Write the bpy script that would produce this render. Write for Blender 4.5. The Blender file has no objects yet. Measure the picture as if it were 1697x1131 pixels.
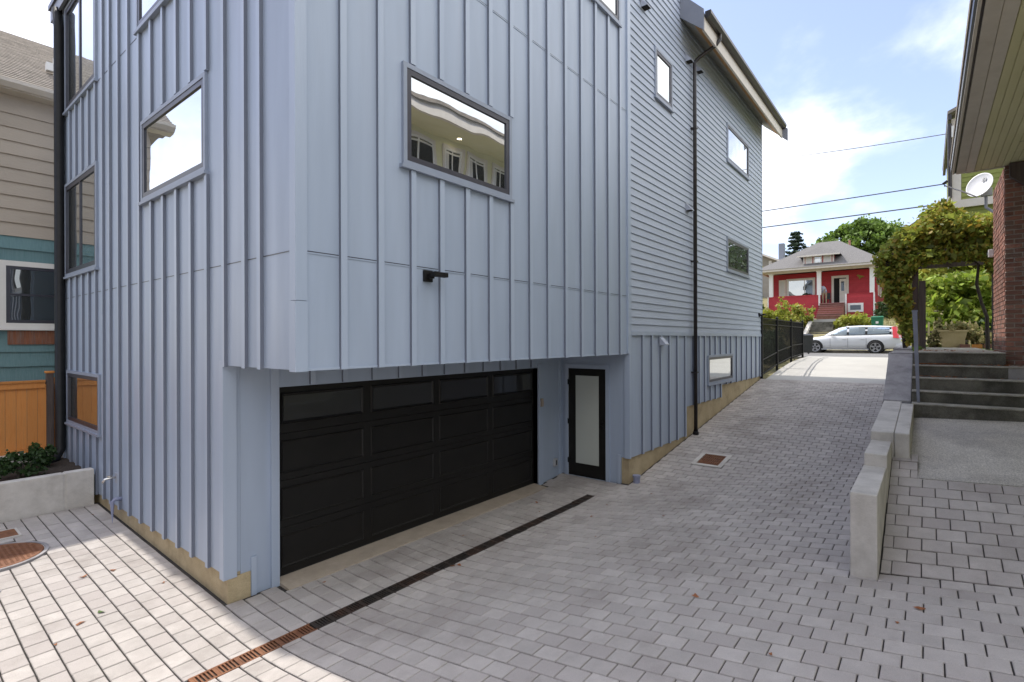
import bpy, bmesh, math, random
from mathutils import Vector, Matrix, noise as mnoise
R = math.radians
random.seed(7)
sc = bpy.context.scene
col = sc.collection

# ------------------------------------------------------------------ camera
CAMH = 2.65
cam_d = bpy.data.cameras.new('camera'); cam = bpy.data.objects.new('camera', cam_d); col.objects.link(cam)
cam_d.sensor_width = 36; cam_d.lens = 36 * 860.2 / 1697; cam_d.shift_y = -0.0014
cam_d.clip_start = 0.05; cam_d.clip_end = 2000
cam.matrix_world = (Matrix.Translation((0, 0, CAMH)) @ Matrix.Rotation(0.6752 - math.pi / 2, 4, 'Z')
                    @ Matrix.Rotation(math.pi / 2, 4, 'X') @ Matrix.Rotation(-0.0032, 4, 'Z'))
sc.camera = cam

# ------------------------------------------------------------------ sky and sun
SUN_EL = R(57.0); SUN_AZ = R(-0.4)        # azimuth measured from +Y towards +X
sd = Vector((math.sin(SUN_AZ) * math.cos(SUN_EL), math.cos(SUN_AZ) * math.cos(SUN_EL), math.sin(SUN_EL)))
w = bpy.data.worlds.new('World'); sc.world = w; w.use_nodes = True
nt = w.node_tree; N = nt.nodes; L = nt.links
bgn = N['Background']
sky = N.new('ShaderNodeTexSky'); sky.sky_type = 'NISHITA'; sky.sun_disc = False
sky.sun_elevation = SUN_EL; sky.sun_rotation = SUN_AZ; sky.air_density = 1.0; sky.dust_density = 1.2; sky.ozone_density = 1.0
geo = N.new('ShaderNodeNewGeometry')
tc = N.new('ShaderNodeTexCoord')
sep = N.new('ShaderNodeSeparateXYZ'); L.new(tc.outputs['Generated'], sep.inputs[0])
def wmath(op, a, b=None):
    m = N.new('ShaderNodeMath'); m.operation = op
    for i, q in enumerate((a, b)):
        if q is None: continue
        if isinstance(q, (int, float)): m.inputs[i].default_value = q
        else: L.new(q, m.inputs[i])
    return m.outputs[0]
zz = wmath('ADD', wmath('MAXIMUM', sep.outputs[2], 0.0), 0.22)
cmb = N.new('ShaderNodeCombineXYZ')
L.new(wmath('DIVIDE', sep.outputs[0], zz), cmb.inputs[0]); L.new(wmath('DIVIDE', sep.outputs[1], zz), cmb.inputs[1])
cn = N.new('ShaderNodeTexNoise'); cn.inputs['Scale'].default_value = 0.85; cn.inputs['Detail'].default_value = 9
cn.inputs['Roughness'].default_value = 0.56; cn.inputs['Distortion'].default_value = 0.35
mp = N.new('ShaderNodeMapping'); mp.inputs['Location'].default_value = (14.597, -10.048, 4.967)
L.new(cmb.outputs[0], mp.inputs[0]); L.new(mp.outputs[0], cn.inputs['Vector'])
cr = N.new('ShaderNodeValToRGB'); cr.color_ramp.elements[0].position = 0.39; cr.color_ramp.elements[1].position = 0.62
cr.color_ramp.interpolation = 'EASE'
L.new(cn.outputs['Fac'], cr.inputs[0])
cmx = N.new('ShaderNodeMix'); cmx.data_type = 'RGBA'
lift = N.new('ShaderNodeMix'); lift.data_type = 'RGBA'; lift.inputs[0].default_value = 0.10      # thin high veil over the blue
tn = N.new('ShaderNodeMix'); tn.data_type = 'RGBA'; tn.blend_type = 'MULTIPLY'; tn.inputs[0].default_value = 1.0; tn.inputs[7].default_value = (0.53, 0.49, 0.53, 1)   # clear air between the clouds
L.new(sky.outputs[0], tn.inputs[6]); L.new(tn.outputs[2], lift.inputs[6]); lift.inputs[7].default_value = (3.4, 3.7, 4.2, 1)
L.new(wmath('MULTIPLY', cr.outputs[0], 0.93), cmx.inputs[0]); L.new(lift.outputs[2], cmx.inputs[6])
cmx.inputs[7].default_value = (4.1, 4.1, 4.1, 1)
L.new(cmx.outputs[2], bgn.inputs[0]); bgn.inputs[1].default_value = 0.15

sl = bpy.data.lights.new('sun', 'SUN'); sl.energy = 1.32; sl.angle = R(0.53); sl.color = (1.0, 0.95, 0.87)
so = bpy.data.objects.new('sun', sl); col.objects.link(so); so.location = (0, 30, 60)
so.rotation_euler = sd.to_track_quat('Z', 'Y').to_euler()

sc.view_settings.view_transform = 'Standard'; sc.view_settings.look = 'None'
sc.view_settings.gamma = 1.0; sc.view_settings.use_curve_mapping = False; sc.view_settings.exposure = 1.76
sc.render.engine = 'CYCLES'
sc.cycles.max_bounces = 8; sc.cycles.diffuse_bounces = 4; sc.cycles.glossy_bounces = 3
sc.cycles.transparent_max_bounces = 8; sc.cycles.caustics_reflective = False; sc.cycles.caustics_refractive = False

# ------------------------------------------------------------------ materials
def mat(name, c1, c2=None, scale=3.0, rough=0.7, bump=0.0, bscale=60.0, stain=None, sscale=0.7, samt=0.5,
        stretch=(1, 1, 1), spec=0.5, metal=0.0, island=0.0, c3=None, coat=0.0, trans=0.0, detail=5.0, rvar=0.0, grain=0.0, gscale=300.0):
    """noise-mixed colour, random per piece, stains and fine relief - all in world position"""
    m = bpy.data.materials.new(name); m.use_nodes = True
    t = m.node_tree; n = t.nodes; l = t.links; b = n['Principled BSDF']; out = n['Material Output']
    g = n.new('ShaderNodeNewGeometry'); mpn = n.new('ShaderNodeMapping'); mpn.inputs['Scale'].default_value = stretch
    l.new(g.outputs['Position'], mpn.inputs[0])
    colr = None
    def mixc(f, a, bb, mode='MIX'):
        x = n.new('ShaderNodeMix'); x.data_type = 'RGBA'; x.blend_type = mode
        if isinstance(f, float): x.inputs[0].default_value = f
        else: l.new(f, x.inputs[0])
        for i, q in ((6, a), (7, bb)):
            if isinstance(q, tuple): x.inputs[i].default_value = (*q, 1)
            else: l.new(q, x.inputs[i])
        return x.outputs[2]
    def tex(sc_, de=5.0, ro=0.6):
        x = n.new('ShaderNodeTexNoise'); x.inputs['Scale'].default_value = sc_; x.inputs['Detail'].default_value = de
        x.inputs['Roughness'].default_value = ro; l.new(mpn.outputs[0], x.inputs['Vector']); return x.outputs['Fac']
    def ramp(f, a, bb):
        x = n.new('ShaderNodeMapRange'); x.inputs[1].default_value = a; x.inputs[2].default_value = bb; l.new(f, x.inputs[0]); return x.outputs[0]
    c2 = c2 or c1
    colr = mixc(ramp(tex(scale, detail), 0.3, 0.7), c1, c2)
    if island > 0:
        oi = n.new('ShaderNodeObjectInfo')
        a = n.new('ShaderNodeMath'); a.operation = 'ADD'; l.new(oi.outputs['Random'], a.inputs[0]); l.new(g.outputs['Random Per Island'], a.inputs[1])
        fr = n.new('ShaderNodeMath'); fr.operation = 'FRACT'; l.new(a.outputs[0], fr.inputs[0])
        v = n.new('ShaderNodeMapRange'); v.inputs[3].default_value = 1 - island; v.inputs[4].default_value = 1 + island; l.new(fr.outputs[0], v.inputs[0])
        vm = n.new('ShaderNodeVectorMath'); vm.operation = 'SCALE'; l.new(colr, vm.inputs[0]); l.new(v.outputs[0], vm.inputs['Scale']); colr = vm.outputs[0]
        if c3:
            f2 = n.new('ShaderNodeMath'); f2.operation = 'MULTIPLY'; f2.inputs[1].default_value = 7.31; l.new(fr.outputs[0], f2.inputs[0])
            f3 = n.new('ShaderNodeMath'); f3.operation = 'FRACT'; l.new(f2.outputs[0], f3.inputs[0])
            colr = mixc(ramp(f3.outputs[0], 0.55, 1.0), colr, c3)
    if stain:
        colr = mixc_s = mixc(ramp(tex(sscale, 6.0, 0.65), 0.48, 0.48 + 0.35), colr, mixc(samt, colr, stain))
    if grain > 0:
        gv = n.new('ShaderNodeMapRange'); gv.inputs[1].default_value = 0.25; gv.inputs[2].default_value = 0.75
        gv.inputs[3].default_value = 1 - grain; gv.inputs[4].default_value = 1 + grain; l.new(tex(gscale, 2.0, 0.5), gv.inputs[0])
        gm = n.new('ShaderNodeVectorMath'); gm.operation = 'SCALE'; l.new(colr, gm.inputs[0]); l.new(gv.outputs[0], gm.inputs['Scale']); colr = gm.outputs[0]
    l.new(colr, b.inputs['Base Color'])
    b.inputs['Roughness'].default_value = rough; b.inputs['Metallic'].default_value = metal
    if rvar:
        rr = n.new('ShaderNodeMapRange'); rr.inputs[1].default_value = .3; rr.inputs[2].default_value = .7
        rr.inputs[3].default_value = rough - rvar; rr.inputs[4].default_value = rough + rvar; l.new(tex(scale * 2.3), rr.inputs[0]); l.new(rr.outputs[0], b.inputs['Roughness'])
    b.inputs['Specular IOR Level'].default_value = spec; b.inputs['Coat Weight'].default_value = coat
    if bump:
        bp = n.new('ShaderNodeBump'); bp.inputs['Strength'].default_value = bump; bp.inputs['Distance'].default_value = 0.02
        l.new(tex(bscale, 4.0), bp.inputs['Height']); l.new(bp.outputs[0], b.inputs['Normal'])
    if trans:
        ts = n.new('ShaderNodeBsdfTranslucent'); l.new(colr, ts.inputs[0])
        ms = n.new('ShaderNodeMixShader'); ms.inputs[0].default_value = trans
        l.new(b.outputs[0], ms.inputs[1]); l.new(ts.outputs[0], ms.inputs[2]); l.new(ms.outputs[0], out.inputs[0])
    return m

def glass(name, dark, refl=0.55, wave=0.02, wscale=1.3, tint=(0.93, 0.96, 0.97), rough=0.0, blend=0.5):
    m = bpy.data.materials.new(name); m.use_nodes = True
    t = m.node_tree; n = t.nodes; l = t.links; b = n['Principled BSDF']; out = n['Material Output']
    b.inputs['Base Color'].default_value = (*dark, 1); b.inputs['Roughness'].default_value = 0.3
    gl = n.new('ShaderNodeBsdfGlossy'); gl.inputs['Color'].default_value = (*tint, 1); gl.inputs['Roughness'].default_value = rough
    lw = n.new('ShaderNodeLayerWeight'); lw.inputs[0].default_value = blend
    mr = n.new('ShaderNodeMapRange'); mr.inputs[3].default_value = refl; mr.inputs[4].default_value = 1.0; l.new(lw.outputs['Fresnel'], mr.inputs[0])
    g = n.new('ShaderNodeNewGeometry'); nz = n.new('ShaderNodeTexNoise'); nz.inputs['Scale'].default_value = wscale; nz.inputs['Detail'].default_value = 1
    l.new(g.outputs['Position'], nz.inputs['Vector'])
    bp = n.new('ShaderNodeBump'); bp.inputs['Strength'].default_value = 1.0; bp.inputs['Distance'].default_value = wave
    l.new(nz.outputs['Fac'], bp.inputs['Height']); l.new(bp.outputs[0], gl.inputs['Normal'])
    ms = n.new('ShaderNodeMixShader'); l.new(mr.outputs[0], ms.inputs[0]); l.new(b.outputs[0], ms.inputs[1]); l.new(gl.outputs[0], ms.inputs[2])
    l.new(ms.outputs[0], out.inputs[0])
    return m

def emit(name, c, s):
    m = bpy.data.materials.new(name); m.use_nodes = True
    b = m.node_tree.nodes['Principled BSDF']; b.inputs['Emission Color'].default_value = (*c, 1); b.inputs['Emission Strength'].default_value = s
    return m

M = {}
M['siding'] = mat('blue grey painted siding', (0.350, 0.418, 0.530), (0.395, 0.462, 0.575), 1.2, 0.42, 0.05, 25, stretch=(1, 1, 0.12), grain=0.05, gscale=6, rvar=0.1, spec=0.5, stain=(0.42, 0.465, 0.55), sscale=0.9, samt=0.4)
M['batten'] = mat('blue grey painted batten', (0.375, 0.445, 0.56), (0.425, 0.49, 0.60), 3.0, 0.40, 0.06, 40, stretch=(1, 1, 0.1), rvar=0.1)
M['batten_side_shade'] = mat('shade tone on batten sides', (0.155, 0.175, 0.225), (0.19, 0.21, 0.26), 8, 0.6, 0.1, 40, stretch=(1, 1, 0.1))  # shadow line beside each batten, put into the side colour
M['clap'] = mat('blue grey painted clapboard', (0.39, 0.445, 0.545), (0.44, 0.495, 0.59), 5.0, 0.55, 0.35, 45, stretch=(0.25, 1, 1), island=0.03)
M['surround'] = mat('slate window surround', (0.265, 0.305, 0.385), (0.30, 0.34, 0.42), 6, 0.45)
M['trim'] = mat('slate painted trim', (0.20, 0.215, 0.26), (0.23, 0.245, 0.29), 4, 0.45)
M['frame'] = mat('dark bronze window frame', (0.035, 0.035, 0.05), (0.05, 0.05, 0.065), 6, 0.35)
M['black'] = mat('black metal', (0.008, 0.008, 0.009), (0.014, 0.014, 0.015), 8, 0.5, 0.04, 80, spec=0.25)
M['iron'] = mat('shaded cast iron', (0.022, 0.019, 0.017), (0.05, 0.038, 0.030), 12, 0.6, 0.3, 90, stain=(0.14, 0.055, 0.025), sscale=3.0, samt=0.6)
M['garage'] = mat('black garage door paint', (0.0085, 0.008, 0.0075), (0.0125, 0.0115, 0.0105), 3, 0.45, 0.08, 160, spec=0.3)
M['garage_glass'] = glass('dark tinted garage glass', (0.006, 0.006, 0.006), 0.03, 0.003, blend=0.22)
M['brown'] = mat('dark brown gutter metal', (0.016, 0.012, 0.0115), (0.027, 0.021, 0.019), 5, 0.35)
M['glass'] = glass('mirror like window glass', (0.03, 0.035, 0.035), 0.58, 0.0035, 1.6)
M['glass_dark'] = glass('old house window glass', (0.02, 0.024, 0.024), 0.12, 0.004, 2.0)
M['glass_far'] = glass('house window glass', (0.05, 0.07, 0.09), 0.28, 0.003)
M['frost'] = mat('frosted door glass', (0.50, 0.53, 0.49), (0.54, 0.57, 0.53), 1.0, 0.22, spec=0.6)
M['concrete'] = mat('pale concrete', (0.52, 0.49, 0.445), (0.66, 0.625, 0.575), 4, 0.85, 0.25, 70, stain=(0.27, 0.245, 0.21), sscale=2.4, samt=0.75, grain=0.12)
M['foundation'] = mat('tan foundation concrete', (0.42, 0.33, 0.20), (0.52, 0.43, 0.27), 3, 0.9, 0.35, 55, stain=(0.22, 0.17, 0.10), sscale=2.6, samt=0.75, grain=0.12, gscale=120)
M['thresh'] = mat('beige concrete sill', (0.42, 0.35, 0.27), (0.50, 0.42, 0.335), 5, 0.9, 0.3, 60, stain=(0.30, 0.25, 0.20), sscale=3, samt=0.7, grain=0.12)
M['apron'] = mat('new concrete drive', (0.43, 0.415, 0.39), (0.48, 0.465, 0.435), 1.5, 0.85, 0.12, 90, grain=0.05)
M['oldconc'] = mat('weathered grey concrete', (0.30, 0.285, 0.285), (0.42, 0.40, 0.40), 3.5, 0.9, 0.4, 60, stain=(0.09, 0.085, 0.085), sscale=3.0, samt=0.7, grain=0.18, gscale=140)
M['step'] = mat('mossy concrete step', (0.07, 0.066, 0.052), (0.24, 0.225, 0.185), 2.6, 0.95, 0.7, 75, stain=(0.022, 0.022, 0.016), sscale=1.7, samt=0.95, grain=0.35, gscale=110)
M['tread'] = mat('worn step nosing', (0.34, 0.32, 0.27), (0.47, 0.445, 0.385), 9, 0.95, 0.7, 75, stain=(0.08, 0.08, 0.06), sscale=3.0, samt=0.8, grain=0.3, gscale=110)
M['asphalt'] = mat('weathered exposed aggregate slab', (0.50, 0.465, 0.41), (0.62, 0.585, 0.525), 2.2, 0.92, 0.6, 130, stain=(0.24, 0.22, 0.22), sscale=0.9, samt=0.85, grain=0.40, gscale=70)
M['street'] = mat('street asphalt', (0.16, 0.155, 0.15), (0.20, 0.195, 0.19), 1.0, 0.9, 0.3, 100, grain=0.15, gscale=40)
M['paver'] = mat('grey concrete paver', (0.43, 0.392, 0.362), (0.515, 0.473, 0.438), 6, 0.88, 0.35, 140, stain=(0.24, 0.205, 0.18), sscale=1.1, samt=0.95, island=0.085, c3=(0.42, 0.378, 0.352), grain=0.15, gscale=220)
M['bed'] = mat('dark joint gravel', (0.026, 0.023, 0.021), (0.085, 0.076, 0.068), 160, 0.95, 0.9, 200, stain=(0.19, 0.165, 0.13), sscale=1.6, samt=0.5)
M['rust'] = mat('rusty cast iron', (0.16, 0.062, 0.028), (0.30, 0.13, 0.06), 14, 0.75, 0.4, 90, stain=(0.045, 0.03, 0.024), sscale=1.1, samt=0.75, metal=0.2)
M['pit'] = mat('dark drain channel', (0.012, 0.010, 0.009), None, 5, 0.9)
M['soil'] = mat('dark planting soil', (0.03, 0.022, 0.016), (0.07, 0.052, 0.038), 25, 0.95, 0.9, 60)
M['cedar'] = mat('orange cedar fence', (0.58, 0.215, 0.05), (0.72, 0.31, 0.085), 5, 0.7, 0.25, 40, stretch=(6, 6, 0.5), island=0.20, stain=(0.38, 0.14, 0.045), sscale=5, samt=0.7)
M['greywood'] = mat('weathered brown timber', (0.075, 0.055, 0.05), (0.13, 0.10, 0.09), 6, 0.85, 0.4, 40, stretch=(6, 6, 0.4), island=0.1)
M['beige'] = mat('beige painted siding', (0.40, 0.345, 0.285), (0.46, 0.40, 0.335), 3, 0.75, 0.25, 40, stretch=(0.3, 1, 1), island=0.05, stain=(0.33, 0.28, 0.23), sscale=3, samt=0.5)
M['teal'] = mat('teal painted shingle', (0.125, 0.235, 0.255), (0.165, 0.285, 0.305), 9, 0.75, 0.4, 60, stretch=(6, 6, 0.3), island=0.07)
M['barewood'] = mat('bare peeling shingle', (0.16, 0.055, 0.03), (0.30, 0.13, 0.07), 12, 0.85, 0.4, 60, stretch=(6, 6, 0.3), stain=(0.16, 0.22, 0.23), sscale=8, samt=0.8)
M['white'] = mat('white paint', (0.72, 0.71, 0.68), (0.78, 0.77, 0.74), 5, 0.5)
M['cream'] = mat('cream paint', (0.62, 0.57, 0.50), (0.68, 0.63, 0.56), 5, 0.55, stain=(0.45, 0.40, 0.33), sscale=3, samt=0.4)
M['roof_tan'] = mat('weathered roof shingle', (0.24, 0.205, 0.17), (0.31, 0.27, 0.225), 9, 0.9, 0.5, 60, stretch=(1, 1, 1), island=0.12, stain=(0.09, 0.08, 0.06), sscale=6, samt=0.8)
M['roof_grey'] = mat('grey roof shingle', (0.115, 0.11, 0.108), (0.185, 0.178, 0.17), 12, 0.9, 0.5, 40, island=0.08, grain=0.2, gscale=30)
M['gutter'] = mat('tan gutter', (0.56, 0.51, 0.45), (0.63, 0.58, 0.515), 4, 0.5, stain=(0.38, 0.33, 0.27), sscale=3, samt=0.5)
M['soffit_green'] = mat('olive painted soffit board', (0.64, 0.61, 0.36), (0.70, 0.67, 0.42), 4, 0.6, 0.15, 40, stretch=(0.3, 1, 1), island=0.05)
M['green'] = mat('olive green siding', (0.20, 0.225, 0.045), (0.25, 0.27, 0.065), 4, 0.7, 0.2, 40, island=0.05)
M['wood_soffit'] = mat('raw cedar eave strip', (0.50, 0.26, 0.09), (0.62, 0.34, 0.13), 7, 0.6, stretch=(0.3, 3, 3))
M['soffit_tan'] = mat('taupe painted soffit', (0.34, 0.33, 0.29), (0.38, 0.365, 0.32), 4, 0.6, island=0.04)
M['brick'] = mat('red brick', (0.25, 0.105, 0.075), (0.34, 0.165, 0.12), 18, 0.88, 0.5, 90, island=0.30, c3=(0.20, 0.12, 0.095), stain=(0.28, 0.21, 0.17), sscale=5, samt=0.6)
M['mortar'] = mat('grey mortar', (0.46, 0.41, 0.37), (0.54, 0.49, 0.44), 20, 0.95, 0.5, 120)
M['red'] = mat('red painted siding', (0.37, 0.018, 0.026), (0.43, 0.027, 0.036), 3, 0.6, 0.1, 30, island=0.06)
M['redstep'] = mat('faded red stair tread', (0.30, 0.13, 0.12), (0.38, 0.19, 0.17), 5, 0.8, island=0.1)
M['carpaint'] = mat('white car paint', (0.66, 0.67, 0.68), (0.69, 0.70, 0.71), 2, 0.25, coat=1.0)
M['tyre'] = mat('tyre rubber', (0.012, 0.012, 0.012), (0.02, 0.02, 0.02), 9, 0.8)
M['alloy'] = mat('alloy rim', (0.34, 0.34, 0.35), (0.40, 0.40, 0.41), 6, 0.35, metal=0.6)
M['carglass'] = glass('car window glass', (0.03, 0.04, 0.036), 0.10, 0.0, tint=(0.8, 0.9, 0.88))
M['redlens'] = mat('red lamp lens', (0.55, 0.012, 0.012), (0.62, 0.02, 0.02), 9, 0.2, coat=1.0)
M['binblack'] = mat('black bin plastic', (0.03, 0.032, 0.036), (0.045, 0.047, 0.052), 6, 0.45)
M['bingreen'] = mat('green bin plastic', (0.012, 0.13, 0.06), (0.016, 0.16, 0.075), 6, 0.4)
M['steel'] = mat('blue grey painted rail', (0.22, 0.235, 0.30), (0.27, 0.285, 0.35), 8, 0.45, stain=(0.14, 0.13, 0.15), sscale=6, samt=0.5)
M['chrome'] = mat('bright tap metal', (0.70, 0.68, 0.64), (0.78, 0.76, 0.72), 20, 0.25, metal=0.9)
M['plastic'] = mat('grey plastic box', (0.42, 0.43, 0.45), (0.48, 0.49, 0.51), 8, 0.5)
M['tanplastic'] = mat('tan keypad plastic', (0.36, 0.29, 0.24), (0.42, 0.34, 0.28), 8, 0.5)
M['pipe'] = mat('slate painted pipe', (0.24, 0.26, 0.37), (0.28, 0.30, 0.42), 8, 0.45)
M['dish'] = mat('satellite dish paint', (0.66, 0.67, 0.69), (0.72, 0.73, 0.75), 6, 0.4)
M['print'] = mat('grey print', (0.25, 0.26, 0.28), None, 5, 0.5)
M['wire'] = mat('overhead cable', (0.05, 0.05, 0.055), None, 5, 0.6)
M['leaf_dark'] = mat('dark green leaf', (0.030, 0.065, 0.018), (0.055, 0.105, 0.028), 3, 0.6, island=0.45, trans=0.35)
M['leaf_mid'] = mat('mid green leaf', (0.11, 0.19, 0.03), (0.19, 0.285, 0.05), 3, 0.55, island=0.45, trans=0.40)
M['leaf_lime'] = mat('yellow green leaf', (0.26, 0.31, 0.035), (0.37, 0.40, 0.06), 3, 0.55, island=0.40, c3=(0.38, 0.33, 0.06), trans=0.45)
M['leaf_vine'] = mat('grape vine leaf', (0.22, 0.28, 0.045), (0.36, 0.40, 0.07), 2.2, 0.5, island=0.6, c3=(0.50, 0.34, 0.06), trans=0.5)
M['leaf_bright'] = mat('sunny green leaf', (0.19, 0.28, 0.035), (0.32, 0.41, 0.06), 3, 0.55, island=0.5, c3=(0.36, 0.36, 0.06), trans=0.45)
M['leaf_pine'] = mat('conifer needle', (0.016, 0.034, 0.018), (0.032, 0.056, 0.028), 3, 0.7, island=0.4, trans=0.2)
M['drygrass'] = mat('dry grass blade', (0.28, 0.25, 0.10), (0.40, 0.34, 0.17), 2, 0.8, island=0.4, c3=(0.14, 0.18, 0.045), trans=0.3)
M['bark'] = mat('bark', (0.06, 0.045, 0.035), (0.10, 0.08, 0.065), 9, 0.9, 0.6, 30, stretch=(3, 3, 0.5))
M['deadleaf'] = mat('brown fallen leaf', (0.22, 0.075, 0.03), (0.40, 0.17, 0.07), 40, 0.75, island=0.4, trans=0.2)
M['greenleaf'] = mat('green fallen leaf', (0.08, 0.14, 0.03), None, 10, 0.7)
M['ground'] = mat('dry lawn and soil', (0.17, 0.15, 0.07), (0.27, 0.235, 0.12), 1.6, 0.95, 0.6, 20, stain=(0.10, 0.13, 0.04), sscale=0.5, samt=0.8, grain=0.25, gscale=30)
M['grass'] = mat('green lawn', (0.09, 0.13, 0.03), (0.16, 0.18, 0.05), 4, 0.95, 0.5, 30, grain=0.3, gscale=40)
M['skin'] = mat('skin', (0.42, 0.26, 0.18), None, 9, 0.55)
M['shirt'] = mat('pale blue checked shirt', (0.28, 0.34, 0.55), (0.60, 0.62, 0.70), 16, 0.85)
M['khaki'] = mat('khaki trousers', (0.34, 0.26, 0.17), (0.40, 0.31, 0.21), 9, 0.85)
M['hair'] = mat('grey hair', (0.22, 0.2, 0.18), None, 9, 0.8)
M['curtain'] = mat('white curtain', (0.60, 0.58, 0.54), None, 9, 0.9)
M['lamp'] = emit('lit recessed lamp', (1.0, 0.87, 0.62), 9.0)
M['hood'] = mat('painted vent hood', (0.37, 0.40, 0.47), (0.41, 0.44, 0.51), 9, 0.45)
M['urn'] = mat('cream stone planter', (0.50, 0.41, 0.21), (0.58, 0.48, 0.27), 8, 0.8, 0.2, 50)
M['farwall'] = mat('taupe house wall', (0.25, 0.23, 0.19), (0.29, 0.27, 0.23), 4, 0.8)
M['farwall2'] = mat('slate house wall', (0.20, 0.22, 0.26), None, 4, 0.8)
M['orange'] = mat('orange timber', (0.50, 0.20, 0.04), (0.56, 0.24, 0.06), 6, 0.7)

# ------------------------------------------------------------------ mesh helpers
class MB:
    def __init__(s): s.v = []; s.f = []
    def add(s, vs, fs):
        o = len(s.v); s.v += [tuple(p) for p in vs]; s.f += [tuple(i + o for i in q) for q in fs]; return s
    def box(s, x0, x1, y0, y1, z0, z1):
        x0, x1 = min(x0, x1), max(x0, x1); y0, y1 = min(y0, y1), max(y0, y1); z0, z1 = min(z0, z1), max(z0, z1)
        return s.add([(x0, y0, z0), (x1, y0, z0), (x1, y1, z0), (x0, y1, z0), (x0, y0, z1), (x1, y0, z1), (x1, y1, z1), (x0, y1, z1)],
              [(0, 3, 2, 1), (4, 5, 6, 7), (0, 1, 5, 4), (1, 2, 6, 5), (2, 3, 7, 6), (3, 0, 4, 7)])
    def hexa(s, p):   # 8 corner points, bottom ring then top ring
        return s.add(p, [(0, 3, 2, 1), (4, 5, 6, 7), (0, 1, 5, 4), (1, 2, 6, 5), (2, 3, 7, 6), (3, 0, 4, 7)])
    def prism(s, pts, d):   # polygon in space extruded by vector d
        n = len(pts); d = Vector(d); a = [Vector(p) for p in pts]; b = [p + d for p in a]
        return s.add(a + b, [tuple(range(n))[::-1], tuple(range(n, 2 * n))] + [(i, (i + 1) % n, (i + 1) % n + n, i + n) for i in range(n)])
    def poly(s, pts): return s.add(pts, [tuple(range(len(pts)))])
    def tube(s, pts, r, n=8, cap=True):
        pts = [Vector(p) for p in pts]; rs = r if isinstance(r, (list, tuple)) else [r] * len(pts)
        vs = []; fs = []; ref = None
        for i, p in enumerate(pts):
            t = (pts[min(i + 1, len(pts) - 1)] - pts[max(i - 1, 0)]).normalized()
            if ref is None: ref = Vector((0, 0, 1)) if abs(t.z) < 0.9 else Vector((1, 0, 0))
            a = t.cross(ref).normalized(); b = t.cross(a).normalized(); ref = b.cross(t) if False else ref
            for k in range(n):
                th = 2 * math.pi * k / n; vs.append(p + (a * math.cos(th) + b * math.sin(th)) * rs[i])
        for i in range(len(pts) - 1):
            for k in range(n):
                k2 = (k + 1) % n; fs.append((i * n + k, i * n + k2, (i + 1) * n + k2, (i + 1) * n + k))
        if cap: fs.append(tuple(range(n))[::-1]); fs.append(tuple(range((len(pts) - 1) * n, len(pts) * n)))
        return s.add(vs, fs)
    def loft(s, rings, cap=True):
        n = len(rings[0]); vs = [p for r in rings for p in r]; fs = []
        for i in range(len(rings) - 1):
            for k in range(n):
                k2 = (k + 1) % n; fs.append((i * n + k, i * n + k2, (i + 1) * n + k2, (i + 1) * n + k))
        if cap: fs.append(tuple(range(n))[::-1]); fs.append(tuple(range((len(rings) - 1) * n, len(rings) * n)))
        return s.add(vs, fs)
    def lathe(s, prof, c, n=24, axis='Z'):
        if prof[0][0] > 0.01 and prof[-1][0] > 0.01: prof = list(prof) + [prof[0]]
        rings = []
        for r, h in prof:
            ring = []
            for k in range(n):
                a = 2 * math.pi * k / n; x, y = r * math.cos(a), r * math.sin(a)
                if axis == 'Z': p = (c[0] + x, c[1] + y, c[2] + h)
                elif axis == 'X': p = (c[0] + h, c[1] + x, c[2] + y)
                else: p = (c[0] + x, c[1] + h, c[2] + y)
                ring.append(p)
            rings.append(ring)
        return s.loft(rings, cap=False)

WL = {}
def thing(name, label, cat, loc, group=None):
    o = bpy.data.objects.new(name, None); col.objects.link(o); o.location = loc; o.empty_display_size = 0.3
    o['label'] = label; o['category'] = cat
    if group: o['group'] = group
    WL[o.name] = Vector(loc); return o
def obj(name, mb, m, parent=None, smooth=False, bevel=0.0, origin=None):
    base = WL[parent.name] if parent else Vector(origin or (0, 0, 0))
    me = bpy.data.meshes.new(name); me.from_pydata([(Vector(p) - base)[:] for p in mb.v], [], mb.f); me.update()
    me.materials.append(M[m] if isinstance(m, str) else m)
    bm = bmesh.new(); bm.from_mesh(me)
    bmesh.ops.recalc_face_normals(bm, faces=bm.faces)
    if bevel: bmesh.ops.bevel(bm, geom=bm.edges[:] , offset=bevel, segments=2, affect='EDGES', profile=0.6)
    bm.to_mesh(me); bm.free()
    if smooth:
        for p in me.polygons: p.use_smooth = True
    o = bpy.data.objects.new(name, me); col.objects.link(o)
    if parent: o.parent = parent; WL[o.name] = base
    else: o.location = base; WL[o.name] = base
    return o
def raw(name, mb, m, parent=None, kind=None):      # big leaf meshes: no normal fixing
    base = WL[parent.name] if parent else Vector((0, 0, 0))
    me = bpy.data.meshes.new(name); me.from_pydata([(p[0] - base.x, p[1] - base.y, p[2] - base.z) for p in mb.v], [], mb.f); me.update()
    me.materials.append(M[m]); o = bpy.data.objects.new(name, me); col.objects.link(o)
    if parent: o.parent = parent
    WL[o.name] = base
    if kind: o['kind'] = kind
    return o
def tag(o, label, cat, group=None):
    o['label'] = label; o['category'] = cat
    if group: o['group'] = group
    return o
def struct(o, label=None):
    o['kind'] = 'structure'
    if label: o['label'] = label
    return o
def inst(name, mesh, parent, loc, rot=(0, 0, 0), scale=(1, 1, 1)):
    o = bpy.data.objects.new(name, mesh); col.objects.link(o); o.parent = parent
    o.location = Vector(loc) - WL[parent.name]; o.rotation_euler = rot; o.scale = scale
    return o
def B(*a): return MB().box(*a)

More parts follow.
